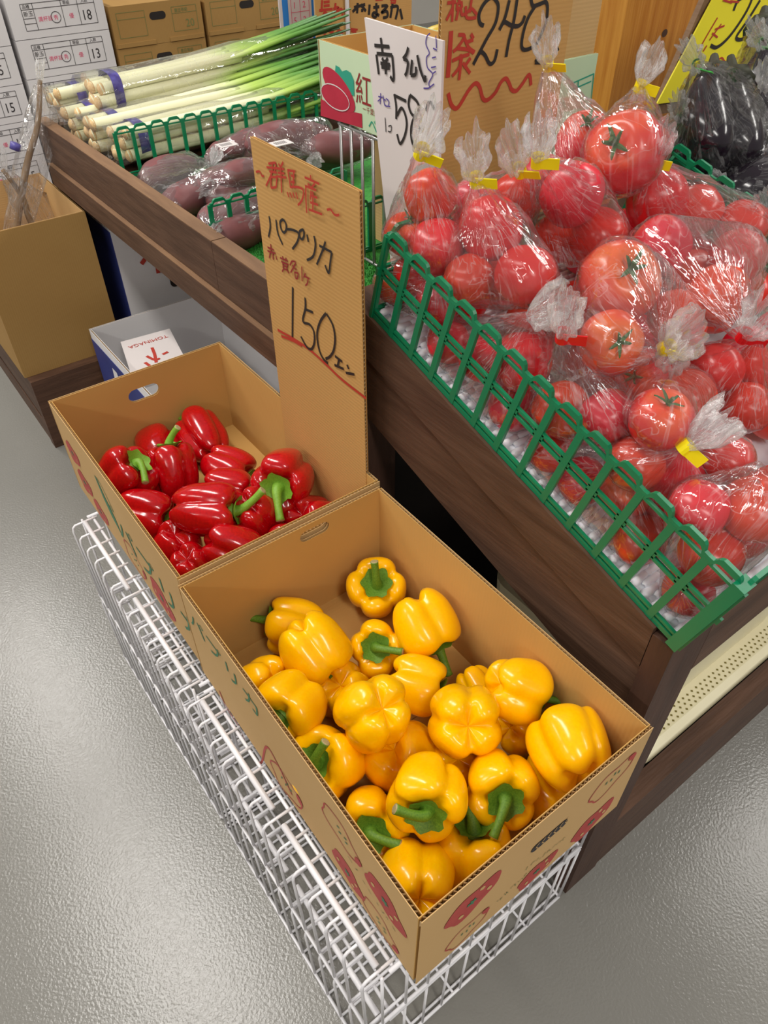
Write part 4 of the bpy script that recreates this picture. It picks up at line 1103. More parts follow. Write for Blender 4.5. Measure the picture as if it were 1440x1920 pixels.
# ------------------------------------------------------------------ leeks
def leek_meshes(seed):
    rnd = random.Random(seed)
    pts = [(0.0, 0, 0), (0.02, 0, 0), (0.2, rnd.uniform(-.004, .004), 0.002), (0.40, rnd.uniform(-.01, .01), rnd.uniform(0, .008))]
    pts = spline(pts, 5); n = len(pts); mb = MB()
    mb.tube(pts, [0.0142 if i < 3 else 0.0136 for i in range(n)], 12); sh = mb.mesh('shank', M_leaf, True)
    mb = MB(); mb.tube([(-0.009, 0, 0), (-0.004, 0, 0), (0.003, 0, 0)], [0.007, 0.0134, 0.0144], 12); rt = mb.mesh('root_end', M_root, True)
    lv = []
    for q in range(4):
        e = pts[-1]; a = rnd.uniform(-.06, .06); b = rnd.uniform(-.01, .06); P = spline([pts[-5], e+Vector((0.0, a*0.1, b*0.1)), Vector((0.58, a*0.55, 0.005+b*0.5)), Vector((rnd.uniform(0.70, 0.84), a, b))], 5)
        mb = MB(); m_ = len(P); v = []; f = []
        for i, p in enumerate(P):
            w = 0.0150*(1-0.72*(i/(m_-1))**2.2)*(0.78+0.22*min(1, i/5))+0.0005; h = w*0.5
            for kk in range(8):
                an = 2*math.pi*kk/8; v.append(p+Vector((0, math.cos(an)*w, math.sin(an)*h)))
        for i in range(m_-1):
            for kk in range(8): f.append((i*8+kk, i*8+(kk+1) % 8, (i+1)*8+(kk+1) % 8, (i+1)*8+kk))
        mb.add(v, f); lv.append(mb.mesh('leaf', M_leaf, True))
    return sh, rt, lv
LEEK = [leek_meshes(s) for s in range(4)]
rnd = random.Random(11)
leeks = []
def leek(x, y, z, rz, ry, k, label, group):
    t = thing('leek', label, 'leek', (x, y, z), group); t.rotation_euler = (rnd.uniform(-.3, .3), ry, rz)
    sh, rt, lv = LEEK[k % 4]
    for n, me in [('shank', sh), ('root_end', rt)]+[('leaf', q) for q in lv]:
        o = bpy.data.objects.new(n, me); COL.objects.link(o); o.parent = t
BUN = [ # bundle: x of roots, y, z of lowest layer, count, yaw, label words
 (0.600, 2.190, 0.772, 7, 0.02, 'in the far bundle along the end board'),
 (0.590, 2.095, 0.745, 8, 0.00, 'in the bundle over the table corner'),
 (0.612, 2.005, 0.740, 8, -0.02, 'in the middle bundle with the purple band'),
 (0.635, 1.910, 0.735, 8, -0.03, 'in the bundle lying against the green divider'),
 (0.660, 2.080, 0.815, 6, 0.05, 'in the upper bundle on top of the pile'),
]
for bi, (bx, by, bz, n, yaw, w) in enumerate(BUN):
    cs = []
    for i in range(n):
        row = i//3; colm = i % 3
        y = by+(colm-1)*0.0288+(0.014 if row % 2 else 0); z = bz+row*0.0250
        x = bx+rnd.uniform(-.015, .015)
        leek(x, y, z, yaw+rnd.uniform(-.02, .02), -0.03+rnd.uniform(-.01, .01), bi*3+i, 'white-stemmed green leek '+w, 'leeks '+w); cs.append((x, y, z))
    # purple printed band round the bundle
    zc = sum(c[2] for c in cs)/n; yc = sum(c[1] for c in cs)/n
    mb = MB(); ring = []
    for xx in (bx+0.035, bx+0.060):
        ring.append([Vector((xx, yc+0.047*math.copysign(abs(math.cos(a))**0.6, math.cos(a)), zc+0.004+0.041*math.copysign(abs(math.sin(a))**0.6, math.sin(a)))) for a in [2*math.pi*k/24 for k in range(24)]])
    mb.add(ring[0]+ring[1], [(k, (k+1) % 24, 24+(k+1) % 24, 24+k) for k in range(24)])
    bt = mb.build('bundle_band', M_purple_tape, None, True); tag(bt, 'purple printed tape band around the leeks '+w, 'tape band')
    # clear sleeve
    mb = MB(); v = []; f = []; nu = 22; nx = 12
    for i in range(nx+1):
        xx = bx-0.035+i*0.055
        for k in range(nu):
            a = 2*math.pi*k/nu; q = noise.noise(Vector((xx*9, math.cos(a)*1.5+bi*5, math.sin(a)*1.5)))
            ry, rz = 0.052*(1+0.15*q), 0.047*(1+0.2*q)
            v.append((xx+0.01*noise.noise(Vector((k, bi, 0.3))), yc+yaw*(xx-bx)+ry*math.cos(a), zc+0.03*(xx-bx)+rz*math.sin(a)))
    for i in range(nx):
        for k in range(nu): f.append((i*nu+k, i*nu+(k+1) % nu, (i+1)*nu+(k+1) % nu, (i+1)*nu+k))
    mb.add(v, f); tag(mb.build('leek_sleeve', M_film, None, True), 'clear plastic sleeve around the leeks '+w, 'plastic sleeve')

# ------------------------------------------------------------------ sweet potatoes in bags
def spot_mesh(seed):
    rnd = random.Random(seed); v = []; f = []; nu, nv = 16, 18; b1, b2 = rnd.uniform(-.12, .12), rnd.uniform(-.08, .08)
    for j in range(nv+1):
        t = j/nv; x = (t-0.5)*2; w = max(0.02, (1-abs(x)**2.6))**0.62*(1-0.15*x)
        for i in range(nu):
            a = 2*math.pi*i/nu; n = noise.noise(Vector((x*2+seed*4, math.cos(a), math.sin(a))))*0.12
            v.append((x*0.085, (w*math.cos(a)*(1+n)+b1*(1-x*x)*2)*0.030, (w*math.sin(a)*(1+n)+b2*(1-x*x))*0.029))
    for j in range(nv):
        for i in range(nu): f.append((j*nu+i, j*nu+(i+1) % nu, (j+1)*nu+(i+1) % nu, (j+1)*nu+i))
    f.append(tuple(range(nu-1, -1, -1))); f.append(tuple(nv*nu+i for i in range(nu)))
    me = bpy.data.meshes.new('sweet_potato'); me.from_pydata(v, [], f); me.update(); me.materials.append(M_swpot)
    for p in me.polygons: p.use_smooth = True
    return me
SPM = [spot_mesh(s) for s in range(3)]
SPB = [ # bag: potatoes (px, py, z, yaw, scale), tie px / z / tuft px, label words
 ([(318, 325, 0.740, 0.45, 1.15), (352, 368, 0.732, 0.55, 1.25)], (398, 310), 0.765, (405, 290), 'in the bag nearest the side board'),
 ([(425, 338, 0.738, 0.15, 1.15), (452, 362, 0.730, 0.2, 1.1), (470, 325, 0.765, 0.1, 1.0)], (400, 345), 0.745, (388, 352), 'in the bag behind the front divider'),
 ([(428, 285, 0.742, 0.5, 1.0), (478, 268, 0.760, 0.3, 1.1)], (405, 305), 0.74, (396, 300), 'in the labelled bag against the far divider'),
 ([(545, 262, 0.785, -0.1, 1.35), (520, 285, 0.745, 0.0, 1.1)], (585, 290), 0.765, (590, 305), 'in the bag with the white label behind the sign'),
 ([(640, 275, 0.765, -0.25, 1.2), (600, 300, 0.735, -0.2, 1.0)], (592, 275), 0.765, (586, 262), 'in the bag beside the wire rack'),
 ([(430, 402, 0.742, 0.3, 1.0), (470, 388, 0.750, 0.25, 1.1), (455, 430, 0.730, 0.2, 1.1)], (405, 425), 0.745, (398, 440), 'in the bag seen through the front divider'),
]
for bi, (ps, tie, tz, tuft, w) in enumerate(SPB):
    bl = []
    for k, (px, py, z, yaw, s) in enumerate(ps):
        c = at_z(px, py, z)
        o = link('sweet_potato', SPM[(bi+k) % 3]); o.location = c; o.rotation_euler = (rnd.uniform(-.5, .5), rnd.uniform(-.05, .05), yaw); o.scale = (s, s, s)
        tag(o, 'purple-red sweet potato '+w, 'sweet potato', 'sweet potatoes '+w)
        d = Vector((math.cos(yaw), math.sin(yaw), 0))*0.055*s
        bl += [(c+d, 0.026*s), (c, 0.031*s), (c-d, 0.026*s)]
    film_bag('sweet_potato_bag', 'clear bag around the sweet potatoes '+w, 'bag', bl, at_z(*tie, tz), at_z(*tuft, tz+0.02), 'n', None, 40+bi, 1.05, (), 0.018)
for (px, py, z, w) in ((425, 271, 0.79, 'white barcode label stuck on the labelled sweet potato bag'), (527, 268, 0.822, 'white barcode label stuck on the sweet potato bag behind the sign')):
    c = at_z(px, py, z); mb = MB(); mb.box((c.x-0.022, c.y-0.016, c.z-0.0006), (c.x+0.022, c.y+0.016, c.z+0.0006)); o = mb.build('barcode_label', M_white_paper); tag(o, w, 'label')
    mb = MB()
    for k in range(7): mb.box((c.x-0.015+k*0.004, c.y-0.008, c.z+0.0007), (c.x-0.0135+k*0.004, c.y+0.008, c.z+0.0010))
    mb.build('bars', M_print_black, o)

# ------------------------------------------------------------------ signs behind the tomatoes
YS2 = 0.852
a = at_y(823, 150, YS2); b = at_y(1066, 60, YS2)
s240, s240f = card_sheet('price_sign', 'big cardboard price sign reading 248 yen per bag standing behind the tomatoes', 'sign', (a.x, YS2, 0.70), (1, 0, 0), b.x-a.x, 0.60, 0.006, M_card_sign)
PY = lambda x, y: at_y(x, y, YS2)
NY = (0, -1, 0); Z4 = ((820, 0), 5.538)
strokes([[(100,30),(190,20)],[(165,-40),(160,0),(150,225)],[(150,90),(90,210)],[(215,-20),(235,40)],[(190,95),(250,80)],[(250,80),(245,10)],[(200,100),(205,20)],[(215,95),(190,210)],[(240,90),(250,150),(290,140)],[(290,60),(300,180),(400,180)],[(350,-10),(330,130)],[(300,130),(350,90),(405,150)]], *Z4, PY, NY, 0.0040, M_ink_red, s240f)
strokes([[(140,320),(125,560),(105,805)]], *Z4, PY, NY, 0.0075, M_ink_red, s240f)
strokes([[(215,360),(280,375),(210,490),(160,535)],[(200,500),(320,515),(375,550)],[(270,370),(320,490),(385,540)],[(345,350),(372,400)],[(290,440),(370,410)],[(150,630),(240,590),(330,560)],[(240,560),(225,690),(150,790)],[(248,600),(220,830)],[(260,650),(335,760)],[(340,600),(270,700)]], *Z4, PY, NY, 0.0046, M_ink_red, s240f)
strokes([[(110,965),(140,1080),(185,1125),(230,1090),(320,940),(390,865),(435,900),(470,1020),(520,1035),(600,960),(660,850),(710,815),(745,870),(770,930),(820,940),(880,870),(950,775),(970,885)]], *Z4, PY, NY, 0.0058, M_ink_red, s240f)
strokes([[(480,265),(440,240),(430,150),(480,40),(560,-30),(610,10),(630,80),(600,240),(500,420),(370,670)],[(370,670),(440,545),(490,570),(540,660),(590,630),(620,510)],[(745,0),(700,180),(640,310)],[(640,310),(690,230),(760,260),(830,270),(880,230),(905,160)],[(825,-10),(790,220),(740,420),(710,590)],
 [(960,-60),(970,0),(990,60),(1060,40),(1120,20),(1140,80),(1130,220)],[(1020,50),(940,180),(890,330),(870,470),(900,515),(980,490),(1040,430),(1130,220)],[(1010,640),(1080,570)],[(1010,645),(1130,630),(1255,500)]], *Z4, PY, NY, 0.0052, M_ink_black, s240f)
mb = MB(); mb.box((a.x+0.02, YS2-0.05, 0.862), (b.x, YS2-0.004, 0.866)); mb.build('foot_flap', M_card_sign, s240)
mb = MB(); mb.box((a.x+0.05, YS2-0.008, 0.70), (a.x+0.10, YS2+0.06, 0.712)); mb.build('stand', M_darkwood_x, s240)
# plain cardboard sheet and pale green carton beside it
c0 = at_y(1066, 60, 0.93); c1 = at_y(1126, 20, 0.93)
card_sheet('cardboard_sheet', 'plain cardboard sheet standing between the 248 sign and the pine post', 'cardboard', (c0.x-0.03, 0.93, 0.70), (1, 0, 0), c1.x-c0.x+0.03, 0.52, 0.006, M_card)
c0 = at_y(1062, 118, 0.905); c1 = at_y(1122, 100, 0.905)
gc, gcf = card_sheet('green_carton_panel', 'pale green carton panel with a ruled box standing before the pine post', 'carton panel', (c0.x-0.02, 0.905, 0.72), (1, 0, 0), c1.x-c0.x+0.02, c1.z-0.72, 0.005, M_palegreen)
strokes([[(1068,158),(1113,138)],[(1113,138),(1106,205)],[(1072,168),(1108,152)],[(1075,155),(1074,166)],[(1084,151),(1083,163)]], (0, 0), 1, lambda x, y: at_y(x, y, 0.905), NY, 0.0022, M_teal, gcf, 'ruled_print')

# white squash sign
XW = 0.715
def poly_sheet(name, label, cat, pts, nrm, th, m, group=None):
    nrm = Vector(nrm); t = thing(name, label, cat, min(pts, key=lambda p: p.z), group); n = len(pts)
    mb = MB(); mb.add(list(pts)+[p-nrm*th for p in pts], [tuple(range(n)), tuple(range(2*n-1, n-1, -1))]+[(i, n+i, n+(i+1) % n, (i+1) % n) for i in range(n)])
    return t, mb.build('sheet', m, t)
PW = lambda x, y: at_x(x, y, XW)
pts = [PW(683, 33), PW(830, 77), PW(822, 330), PW(800, 400), PW(745, 400)]
pts[3].z = 0.705; pts[4].z = 0.705
ws, wsf = poly_sheet('price_sign', 'white card price sign for squash reading 580 in black marker', 'sign', [pts[0], pts[4], pts[3], pts[2], pts[1]], NX, 0.004, M_white_paper)
Z3 = ((580, 0), 5.538)
strokes([[(745,390),(765,560)],[(680,470),(835,485)],[(700,565),(725,770)],[(705,555),(865,570)],[(865,570),(880,760),(875,835),(845,790)],[(760,600),(780,640)],[(820,600),(800,640)],[(745,655),(845,670)],[(755,695),(840,705)],[(795,620),(800,770)],
 [(1035,490),(1015,560),(980,610)],[(985,610),(1030,640),(1020,740),(1000,785)],[(1075,620),(1060,780)],[(1060,780),(1110,770),(1115,690)],[(1130,570),(1160,720),(1210,850)],[(1210,850),(1215,780)]], *Z3, PW, NX, 0.0046, M_ink_black, wsf)
strokes([[(885,975),(905,1100),(905,1235)],[(890,990),(1010,1050)],[(915,1200),(960,1120),(1000,1190),(1015,1300),(990,1420),(945,1490),(915,1390)],[(1050,985),(1120,1050),(1140,1130),(1080,1250),(1060,1350),(1070,1470),(1110,1540),(1150,1480)],[(1050,985),(1035,1080),(1060,1170),(1110,1230),(1150,1340)],[(1215,1150),(1240,1070),(1270,1065),(1300,1130)]], *Z3, PW, NX, 0.0042, M_ink_black, wsf)
strokes([[(1260,345),(1225,380),(1215,460),(1250,550),(1220,600),(1230,700),(1285,770),(1245,860),(1250,910),(1190,915)],[(1250,910),(1300,870)],[(1320,370),(1325,500)],[(1290,500),(1330,520)],[(1280,600),(1320,590)],[(1270,700),(1320,690)],[(1290,760),(1320,740)]], *Z3, PW, NX, 0.0017, M_ink_purple, wsf)
strokes([[(720,1000),(765,1010)],[(745,965),(740,1080)],[(715,1050),(740,1030)],[(770,990),(785,1085),(800,1090)],[(775,1030),(800,1040)],[(800,1020),(830,1050),(825,1100)],[(800,1100),(845,1105)]], *Z3, PW, NX, 0.0017, M_ink_purple, wsf)
strokes([[(790,1220),(800,1370)],[(825,1310),(855,1305),(850,1365),(820,1360)]], *Z3, PW, NX, 0.0016, M_ink_black, wsf)

# ------------------------------------------------------------------ sweet potato carton on a wire rack
XC = 0.80
p0 = at_x(595, 72, XC); p1 = at_x(720, 118, XC); zc0, zc1 = 0.937, 1.052
ca, CW = cardboard_box('carton', 'pale green open carton printed with red sweet potatoes on the wire rack', 'carton', XC, XC+0.21, p1.y-0.08, p0.y, zc0, zc1, m_out=M_palegreen, m_in=M_card_in)
PC = lambda x, y: at_x(x, y, XC)
def poly_px(pts, P, nrm, m, parent, name, off=0.0008):
    mb = MB(); fill_poly(mb, [P(*q) for q in pts], nrm, off); return mb.build(name, m, parent)
poly_px([(602,185),(602,217),(680,240),(679,213),(640,205)], PC, NX, M_potred, CW['left'], 'base_print')
ell = lambda cx, cy, a, b, r: [(cx+a*math.cos(t)*math.cos(r)-b*math.sin(t)*math.sin(r), cy+a*math.cos(t)*math.sin(r)+b*math.sin(t)*math.cos(r)) for t in [2*math.pi*k/24 for k in range(24)]]
poly_px(ell(636, 168, 50, 17, 1.0), PC, NX, M_potred, CW['left'], 'potato_print', 0.0010)
poly_px(ell(630, 182, 32, 18, 0.75), PC, NX, M_potred, CW['left'], 'potato_print', 0.0014)
mb = MB(); e = [PC(*q) for q in ell(630, 182, 32, 18, 0.75)]; e.append(e[0]); ribbon(mb, e, 0.0018, NX, 0.0018); mb.build('outline_print', M_white_paper, CW['left'])
poly_px([(630,122),(637,126),(642,134),(650,131),(658,136),(664,150),(665,180),(656,176),(646,158),(636,145),(629,133)], PC, NX, M_teal, CW['left'], 'leaf_print', 0.0009)
mb = MB(); text_mesh('紅', 0.052, at_x(667, 188, XC), LU, LV, mb, sx=0.9); mb.build('lettering', M_ink_dred, CW['left'])
mb = MB(); text_mesh('ー千葉県産', 0.011, at_x(680, 208, XC), LU, LV, mb); mb.build('lettering', M_ink_dred, CW['left'])
mb = MB(); text_mesh('ベニ', 0.026, at_x(691, 243, XC), LU, LV, mb); mb.build('lettering', M_teal, CW['left'])
wr = thing('wire_rack', 'grey steel wire rack standing on the table and carrying the pale green carton', 'rack', (XC+0.1, p0.y-0.1, 0.70))
first = None
for k in range(7):
    y = p0.y-0.055-k*0.033
    if first is None:
        mb = MB(); mb.tube([(XC+0.004, y, 0.70), (XC+0.004, y, zc0-0.004), (XC+0.2, y, zc0-0.004), (XC+0.2, y, 0.70)], 0.0032, 8); first = mb.build('upright_bar', M_steel, wr, True); fy = y
    else:
        o = link('upright_bar', first.data, wr); o.location = (0, y-fy, 0)
for x in (XC+0.004, XC+0.2):
    mb = MB(); mb.tube([(x, p0.y-0.05, zc0-0.007), (x, p0.y-0.26, zc0-0.007)], 0.003, 8); mb.build('cross_bar', M_steel, wr, True)
    mb = MB(); mb.tube([(x, p0.y-0.05, 0.703), (x, p0.y-0.26, 0.703)], 0.003, 8); mb.build('cross_bar', M_steel, wr, True)
mb = MB(); mb.box((XC+0.08, p1.y-0.06, 0.70), (XC+0.20, p0.y-0.05, 0.90)); o = mb.build('carton', M_card); tag(o, 'plain brown carton standing inside the wire rack', 'carton')

# ------------------------------------------------------------------ pine post
pn = at_y(1178, 0, 1.2)
mb = MB(); mb.box((pn.x, 1.2, 0), (pn.x+0.34, 1.285, 2.4)); o = mb.build('pine_post', M_pine); tag(o, 'wide golden pine post with a dark knot rising behind the tomatoes', 'post')
mb = MB(); c = at_y(1246, 62, 1.2); fill_poly(mb, [c+Vector((0.010*math.cos(t), 0, 0.008*math.sin(t))) for t in [k*math.pi/6 for k in range(12)]], NY, 0.0006); mb.build('knot', M_darkwood_z, o)

# yellow sign leaning by the eggplants
y0s = 0.98
q = [at_y(1352, -30, y0s), at_y(1232, 195, y0s+0.0), at_y(1330, 205, y0s), at_y(1560, -20, y0s)]
ysn, ysf = poly_sheet('price_sign', 'yellow card price sign leaning on brown board behind the eggplants', 'sign', [q[0], q[1], q[2]+Vector((0.25, 0, 0)), q[3]], NY, 0.003, M_yellow_paper)
PZ = lambda x, y: at_y(x, y, y0s)
strokes([[(1375,20),(1385,0),(1410,-10),(1400,20),(1370,65),(1345,88),(1332,85)],[(1425,0),(1400,40),(1380,70),(1395,72),(1420,50),(1435,20)],[(1432,32),(1412,50)]], (0, 0), 1, PZ, NY, 0.0070, M_ink_black, ysf)
strokes([[(1345,33),(1322,72),(1308,98)],[(1352,45),(1330,75)],[(1335,62),(1345,70)],[(1340,55),(1358,48)],[(1325,85),(1318,96)],[(1355,0),(1372,5)],[(1368,2),(1385,4)],[(1325,120),(1334,112),(1340,118),(1352,108),(1362,116),(1392,104)]], (0, 0), 1, PZ, NY, 0.0035, M_ink_red, ysf)
q2 = [at_y(1334, -30, y0s+0.006), at_y(1226, 215, y0s+0.006), at_y(1330, 225, y0s+0.006), at_y(1570, -20, y0s+0.006)]
qq = [q2[0], q2[1], q2[2]+Vector((0.25, 0, 0)), q2[3]]
mb = MB(); mb.add(qq+[p+Vector((0, 0.012, 0)) for p in qq], [(0, 1, 2, 3), (7, 6, 5, 4)]+[(i, 4+i, 4+(i+1) % 4, (i+1) % 4) for i in range(4)]); mb.build('backing_board', M_edgewood, ysn)

# ------------------------------------------------------------------ bagged eggplants on the sloping table
EB = thing('produce_basket', 'green plastic lattice basket holding the bagged eggplants', 'basket', sp(1.35, BL/2, 0))
fence_parts(EB, lambda s, n, d: sp(BX1+0.014+d, s, n), BL, 13, 0.11)
fence_parts(EB, lambda s, n, d: sp(BX1+0.014+s, BL+d, n), 0.50, 12, 0.11)
fence_parts(EB, lambda s, n, d: sp(BX1+0.014+s, 0.003+d, n), 0.50, 12, 0.11)
mb = MB(); v = [sp(a_, b_, n) for n in (0.0005, 0.003) for a_, b_ in ((BX1+0.016, 0.006), (BX1+0.512, 0.006), (BX1+0.512, BL-0.003), (BX1+0.016, BL-0.003))]
mb.add(v, [(0, 3, 2, 1), (4, 5, 6, 7), (0, 1, 5, 4), (1, 2, 6, 5), (2, 3, 7, 6), (3, 0, 4, 7)]); mb.build('basket_floor', M_green, EB)
def egg_mesh(seed):
    rnd = random.Random(seed); v = []; f = []; nu, nv = 18, 16
    for j in range(nv+1):
        t = j/nv; a = math.pi*t; z = math.cos(a); w = math.sin(a)**0.8*(1-0.28*z)
        for i in range(nu):
            th = 2*math.pi*i/nu; v.append((w*math.cos(th)*0.040+0.010*z*z, w*math.sin(th)*0.040, z*0.078))
    for j in range(nv):
        for i in range(nu): f.append((j*nu+i, (j+1)*nu+i, (j+1)*nu+(i+1) % nu, j*nu+(i+1) % nu))
    me = bpy.data.meshes.new('eggplant'); me.from_pydata(v, [], f); me.update(); me.materials.append(M_egg)
    for p in me.polygons: p.use_smooth = True
    return me
EGG = egg_mesh(1)
mb = MB(); mb.tube([(0.012, 0, 0.055), (0.012, 0, 0.072), (0.011, 0, 0.082), (0.012, 0.003, 0.104)], [0.031, 0.024, 0.010, 0.006], 9); ECAP = mb.mesh('eggplant_cap', M_eggcap, True)
EBAGS = [
 ('in the big bag in front of the yellow sign', [(1322, 215, 0.16, (0.1, -1, 0.2)), (1372, 225, 0.15, (-0.1, -1, 0.1)), (1340, 285, 0.11, (0.9, -0.3, 0)), (1400, 290, 0.10, (0.3, -0.9, 0))], (1308, 122), 0.25, (1296, 105), 'g'),
 ('in the bag squeezed beside the tomatoes', [(1268, 270, 0.09, (0.6, -0.7, 0.2)), (1292, 310, 0.07, (0.9, -0.2, 0.1))], (1277, 222), 0.15, (1272, 200), 'g'),
 ('in the bag at the table edge behind the yellow sign', [(1430, 115, 0.16, (0.2, -1, 0.2)), (1445, 165, 0.12, (0.8, -0.5, 0))], (1432, 82), 0.24, (1420, 62), 'g'),
 ('in the green-taped bag lying by the tomato basket wall', [(1400, 345, 0.07, (-0.9, 0.1, 0)), (1432, 385, 0.07, (0.2, -0.9, 0)), (1425, 330, 0.10, (0.7, -0.6, 0))], (1362, 345), 0.09, (1345, 345), 'g'),
 ('in the bag by the far end of the tomato basket', [(1450, 255, 0.13, (0.1, -1, 0)), (1452, 205, 0.15, (0.3, -1, 0))], (1430, 165), 0.20, (1438, 140), 'n'),
 ('in the bag half hidden by the tomatoes', [(1445, 460, 0.06, (0.5, -0.8, 0)), (1452, 420, 0.09, (0.8, -0.5, 0))], (1440, 400), 0.13, (1436, 380), 'n'),
]
for bi, (w, es, tie, tz, tuft, tape) in enumerate(EBAGS):
    bl = []
    for (px, py, off, ax) in es:
        c = at_s(px, py, off); z = cam_dir(ax)
        c.x = max(c.x, BX1+0.065)
        t = thing('eggplant', 'glossy black eggplant '+w, 'eggplant', c, 'eggplants '+w)
        x = z.orthogonal().normalized(); y = z.cross(x); t.rotation_mode = 'QUATERNION'; t.rotation_quaternion = Matrix((x, y, z)).transposed().to_quaternion()
        for n, me in (('body', EGG), ('cap', ECAP)):
            o = bpy.data.objects.new(n, me); COL.objects.link(o); o.parent = t
        bl += [(c+z*0.045, 0.033), (c, 0.042), (c-z*0.04, 0.038)]
    film_bag('eggplant_bag', 'clear bag of black eggplants '+w.replace('in the ', 'being the ', 1).replace('being the ', '- ') if False else 'clear plastic bag around the black eggplants '+w.replace('in the big bag ', '').replace('in the green-taped bag ', '').replace('in the bag ', ''), 'bag', bl, at_s(*tie, tz), at_s(*tuft, tz+0.03), tape, 'bagged eggplants', 70+bi, 1.08, (), 0.020, film=M_film2)

# ------------------------------------------------------------------ cream plastic trays under the tomato table
def cream_tray(label, x0, x1, y0, y1, z0, z1, rows):
    t = thing('plastic_tray', label, 'tray', ((x0+x1)/2, (y0+y1)/2, z0))
    def rr(x0, x1, y0, y1, r, n=6):
        P = []
        for cx, cy, a0 in ((x1-r, y1-r, 0), (x0+r, y1-r, 90), (x0+r, y0+r, 180), (x1-r, y0+r, 270)):
            for k in range(n+1):
                a = math.radians(a0+90*k/n); P.append((cx+r*math.cos(a), cy+r*math.sin(a)))
        return P
    A = rr(x0+0.012, x1-0.012, y0+0.012, y1-0.012, 0.03); B = rr(x0, x1, y0, y1, 0.04); n = len(A)
    mb = MB()
    v = [(p[0], p[1], z0) for p in A]+[(p[0], p[1], z1-0.006) for p in B]+[(p[0], p[1], z1) for p in A]
    f = [tuple(range(n-1, -1, -1)), tuple(2*n+i for i in range(n))]
    for a in (0, n):
        for i in range(n): f.append((a+i, a+(i+1) % n, a+n+(i+1) % n, a+n+i))
    mb.add(v, f); body = mb.build('tray_body', M_cream, t)
    first = None
    for j in range(rows):
        nx = int((x1-x0-0.10)/0.0125)
        for i in range(nx):
            x = x0+0.05+i*0.0125+(0.006 if j % 2 else 0); y = y0+0.017+j*0.0085
            if first is None:
                mb = MB(); d = 0.0027; mb.add([(x-d, y, z1+0.0004), (x, y-d, z1+0.0004), (x+d, y, z1+0.0004), (x, y+d, z1+0.0004)], [(0, 1, 2, 3)]); first = mb.build('drain_hole', M_hole, body); fx, fy_ = x, y
            else:
                o = link('drain_hole', first.data, body); o.location = (x-fx, y-fy_, 0)
    return t
cream_tray('cream perforated plastic tray lying on the shelf under the tomatoes', 0.69, 1.20, 0.2265, 0.50, 0.160, 0.200, 3)
cream_tray('smooth cream plastic tray stacked on top of the perforated tray under the tomatoes', 0.66, 1.16, 0.262, 0.58, 0.2005, 0.38, 0)
cream_tray('lowest cream plastic tray of the stack on the dark shelf', 0.70, 1.19, 0.229, 0.49, 0.1255, 0.1595, 0)

# ------------------------------------------------------------------ low platform, cartons and burdock on the far left
lp = thing('wooden_platform', 'low dark wooden platform on the floor under the far cartons', 'platform', (0.8, 2.3, 0))
mb = MB(); mb.box((0.25, 1.92, 0.0), (1.36, 1.955, 0.222)); mb.build('front_board', M_darkwood_x, lp)
mb = MB(); mb.box((0.25, 1.956, 0.10), (0.278, 2.95, 0.222)); mb.build('side_board', M_darkwood, lp)
mb = MB(); mb.box((0.252, 1.956, 0.0), (0.275, 2.95, 0.07)); mb.build('side_board', M_darkwood, lp)
for k in range(6):
    mb = MB(); y = 1.957+k*0.166; mb.box((0.279, y, 0.20), (1.36, y+0.16, 0.222)); mb.build('top_plank', M_darkwood_x, lp)
bb, BW = cardboard_box('cardboard_box', 'tall open brown cardboard box holding burdock roots beside the table', 'box', 0.245, 0.522, 1.952, 2.30, 0.2225, 0.609, m_out=M_card_old, m_in=M_card)
# burdock roots in bags
for (pa, za, pb, zb_, w) in (((75, 150), 0.86, (48, 320), 0.60, 'banded with purple tape'), ((5, 318), 0.70, (62, 425), 0.52, 'leaning without tape')):
    A = at_y(*pa, 2.12); B = at_y(*pb, 2.12); C = B+(B-A).normalized()*0.25; C.z = max(C.z, 0.24)
    C.x = min(max(C.x, 0.27), 0.50); B.x = min(max(B.x, 0.27), 0.50)
    t = thing('burdock_root', 'thin brown burdock root %s, sticking out of the tall box' % w, 'burdock root', C)
    P = spline([C, B, (A+B)/2+Vector((0.012, 0, 0)), A], 6)
    mb = MB(); mb.tube(P, [0.010-0.005*i/len(P) for i in range(len(P))], 9); mb.build('root', M_gobo, t, True)
    if 'purple' in w:
        mb = MB(); c = at_y(30, 268, 2.12); c2 = at_y(28, 281, 2.12); mb.tube([c, c2], 0.013, 12); mb.build('tape_band', M_purple_tape, t, True)
    bl = [(P[i], 0.020) for i in (0, 6, 12)]+[(P[-3], 0.012)]
    film_bag('burdock_bag', 'long clear bag around the burdock root '+w, 'bag', bl, P[-2], P[-1]+Vector((0.01, 0, 0.03)), 'n', None, 90+len(w), 1.5, [p+Vector((0.06, 0.0, 0.0)) for p in P[6:14:3]], 0.012)
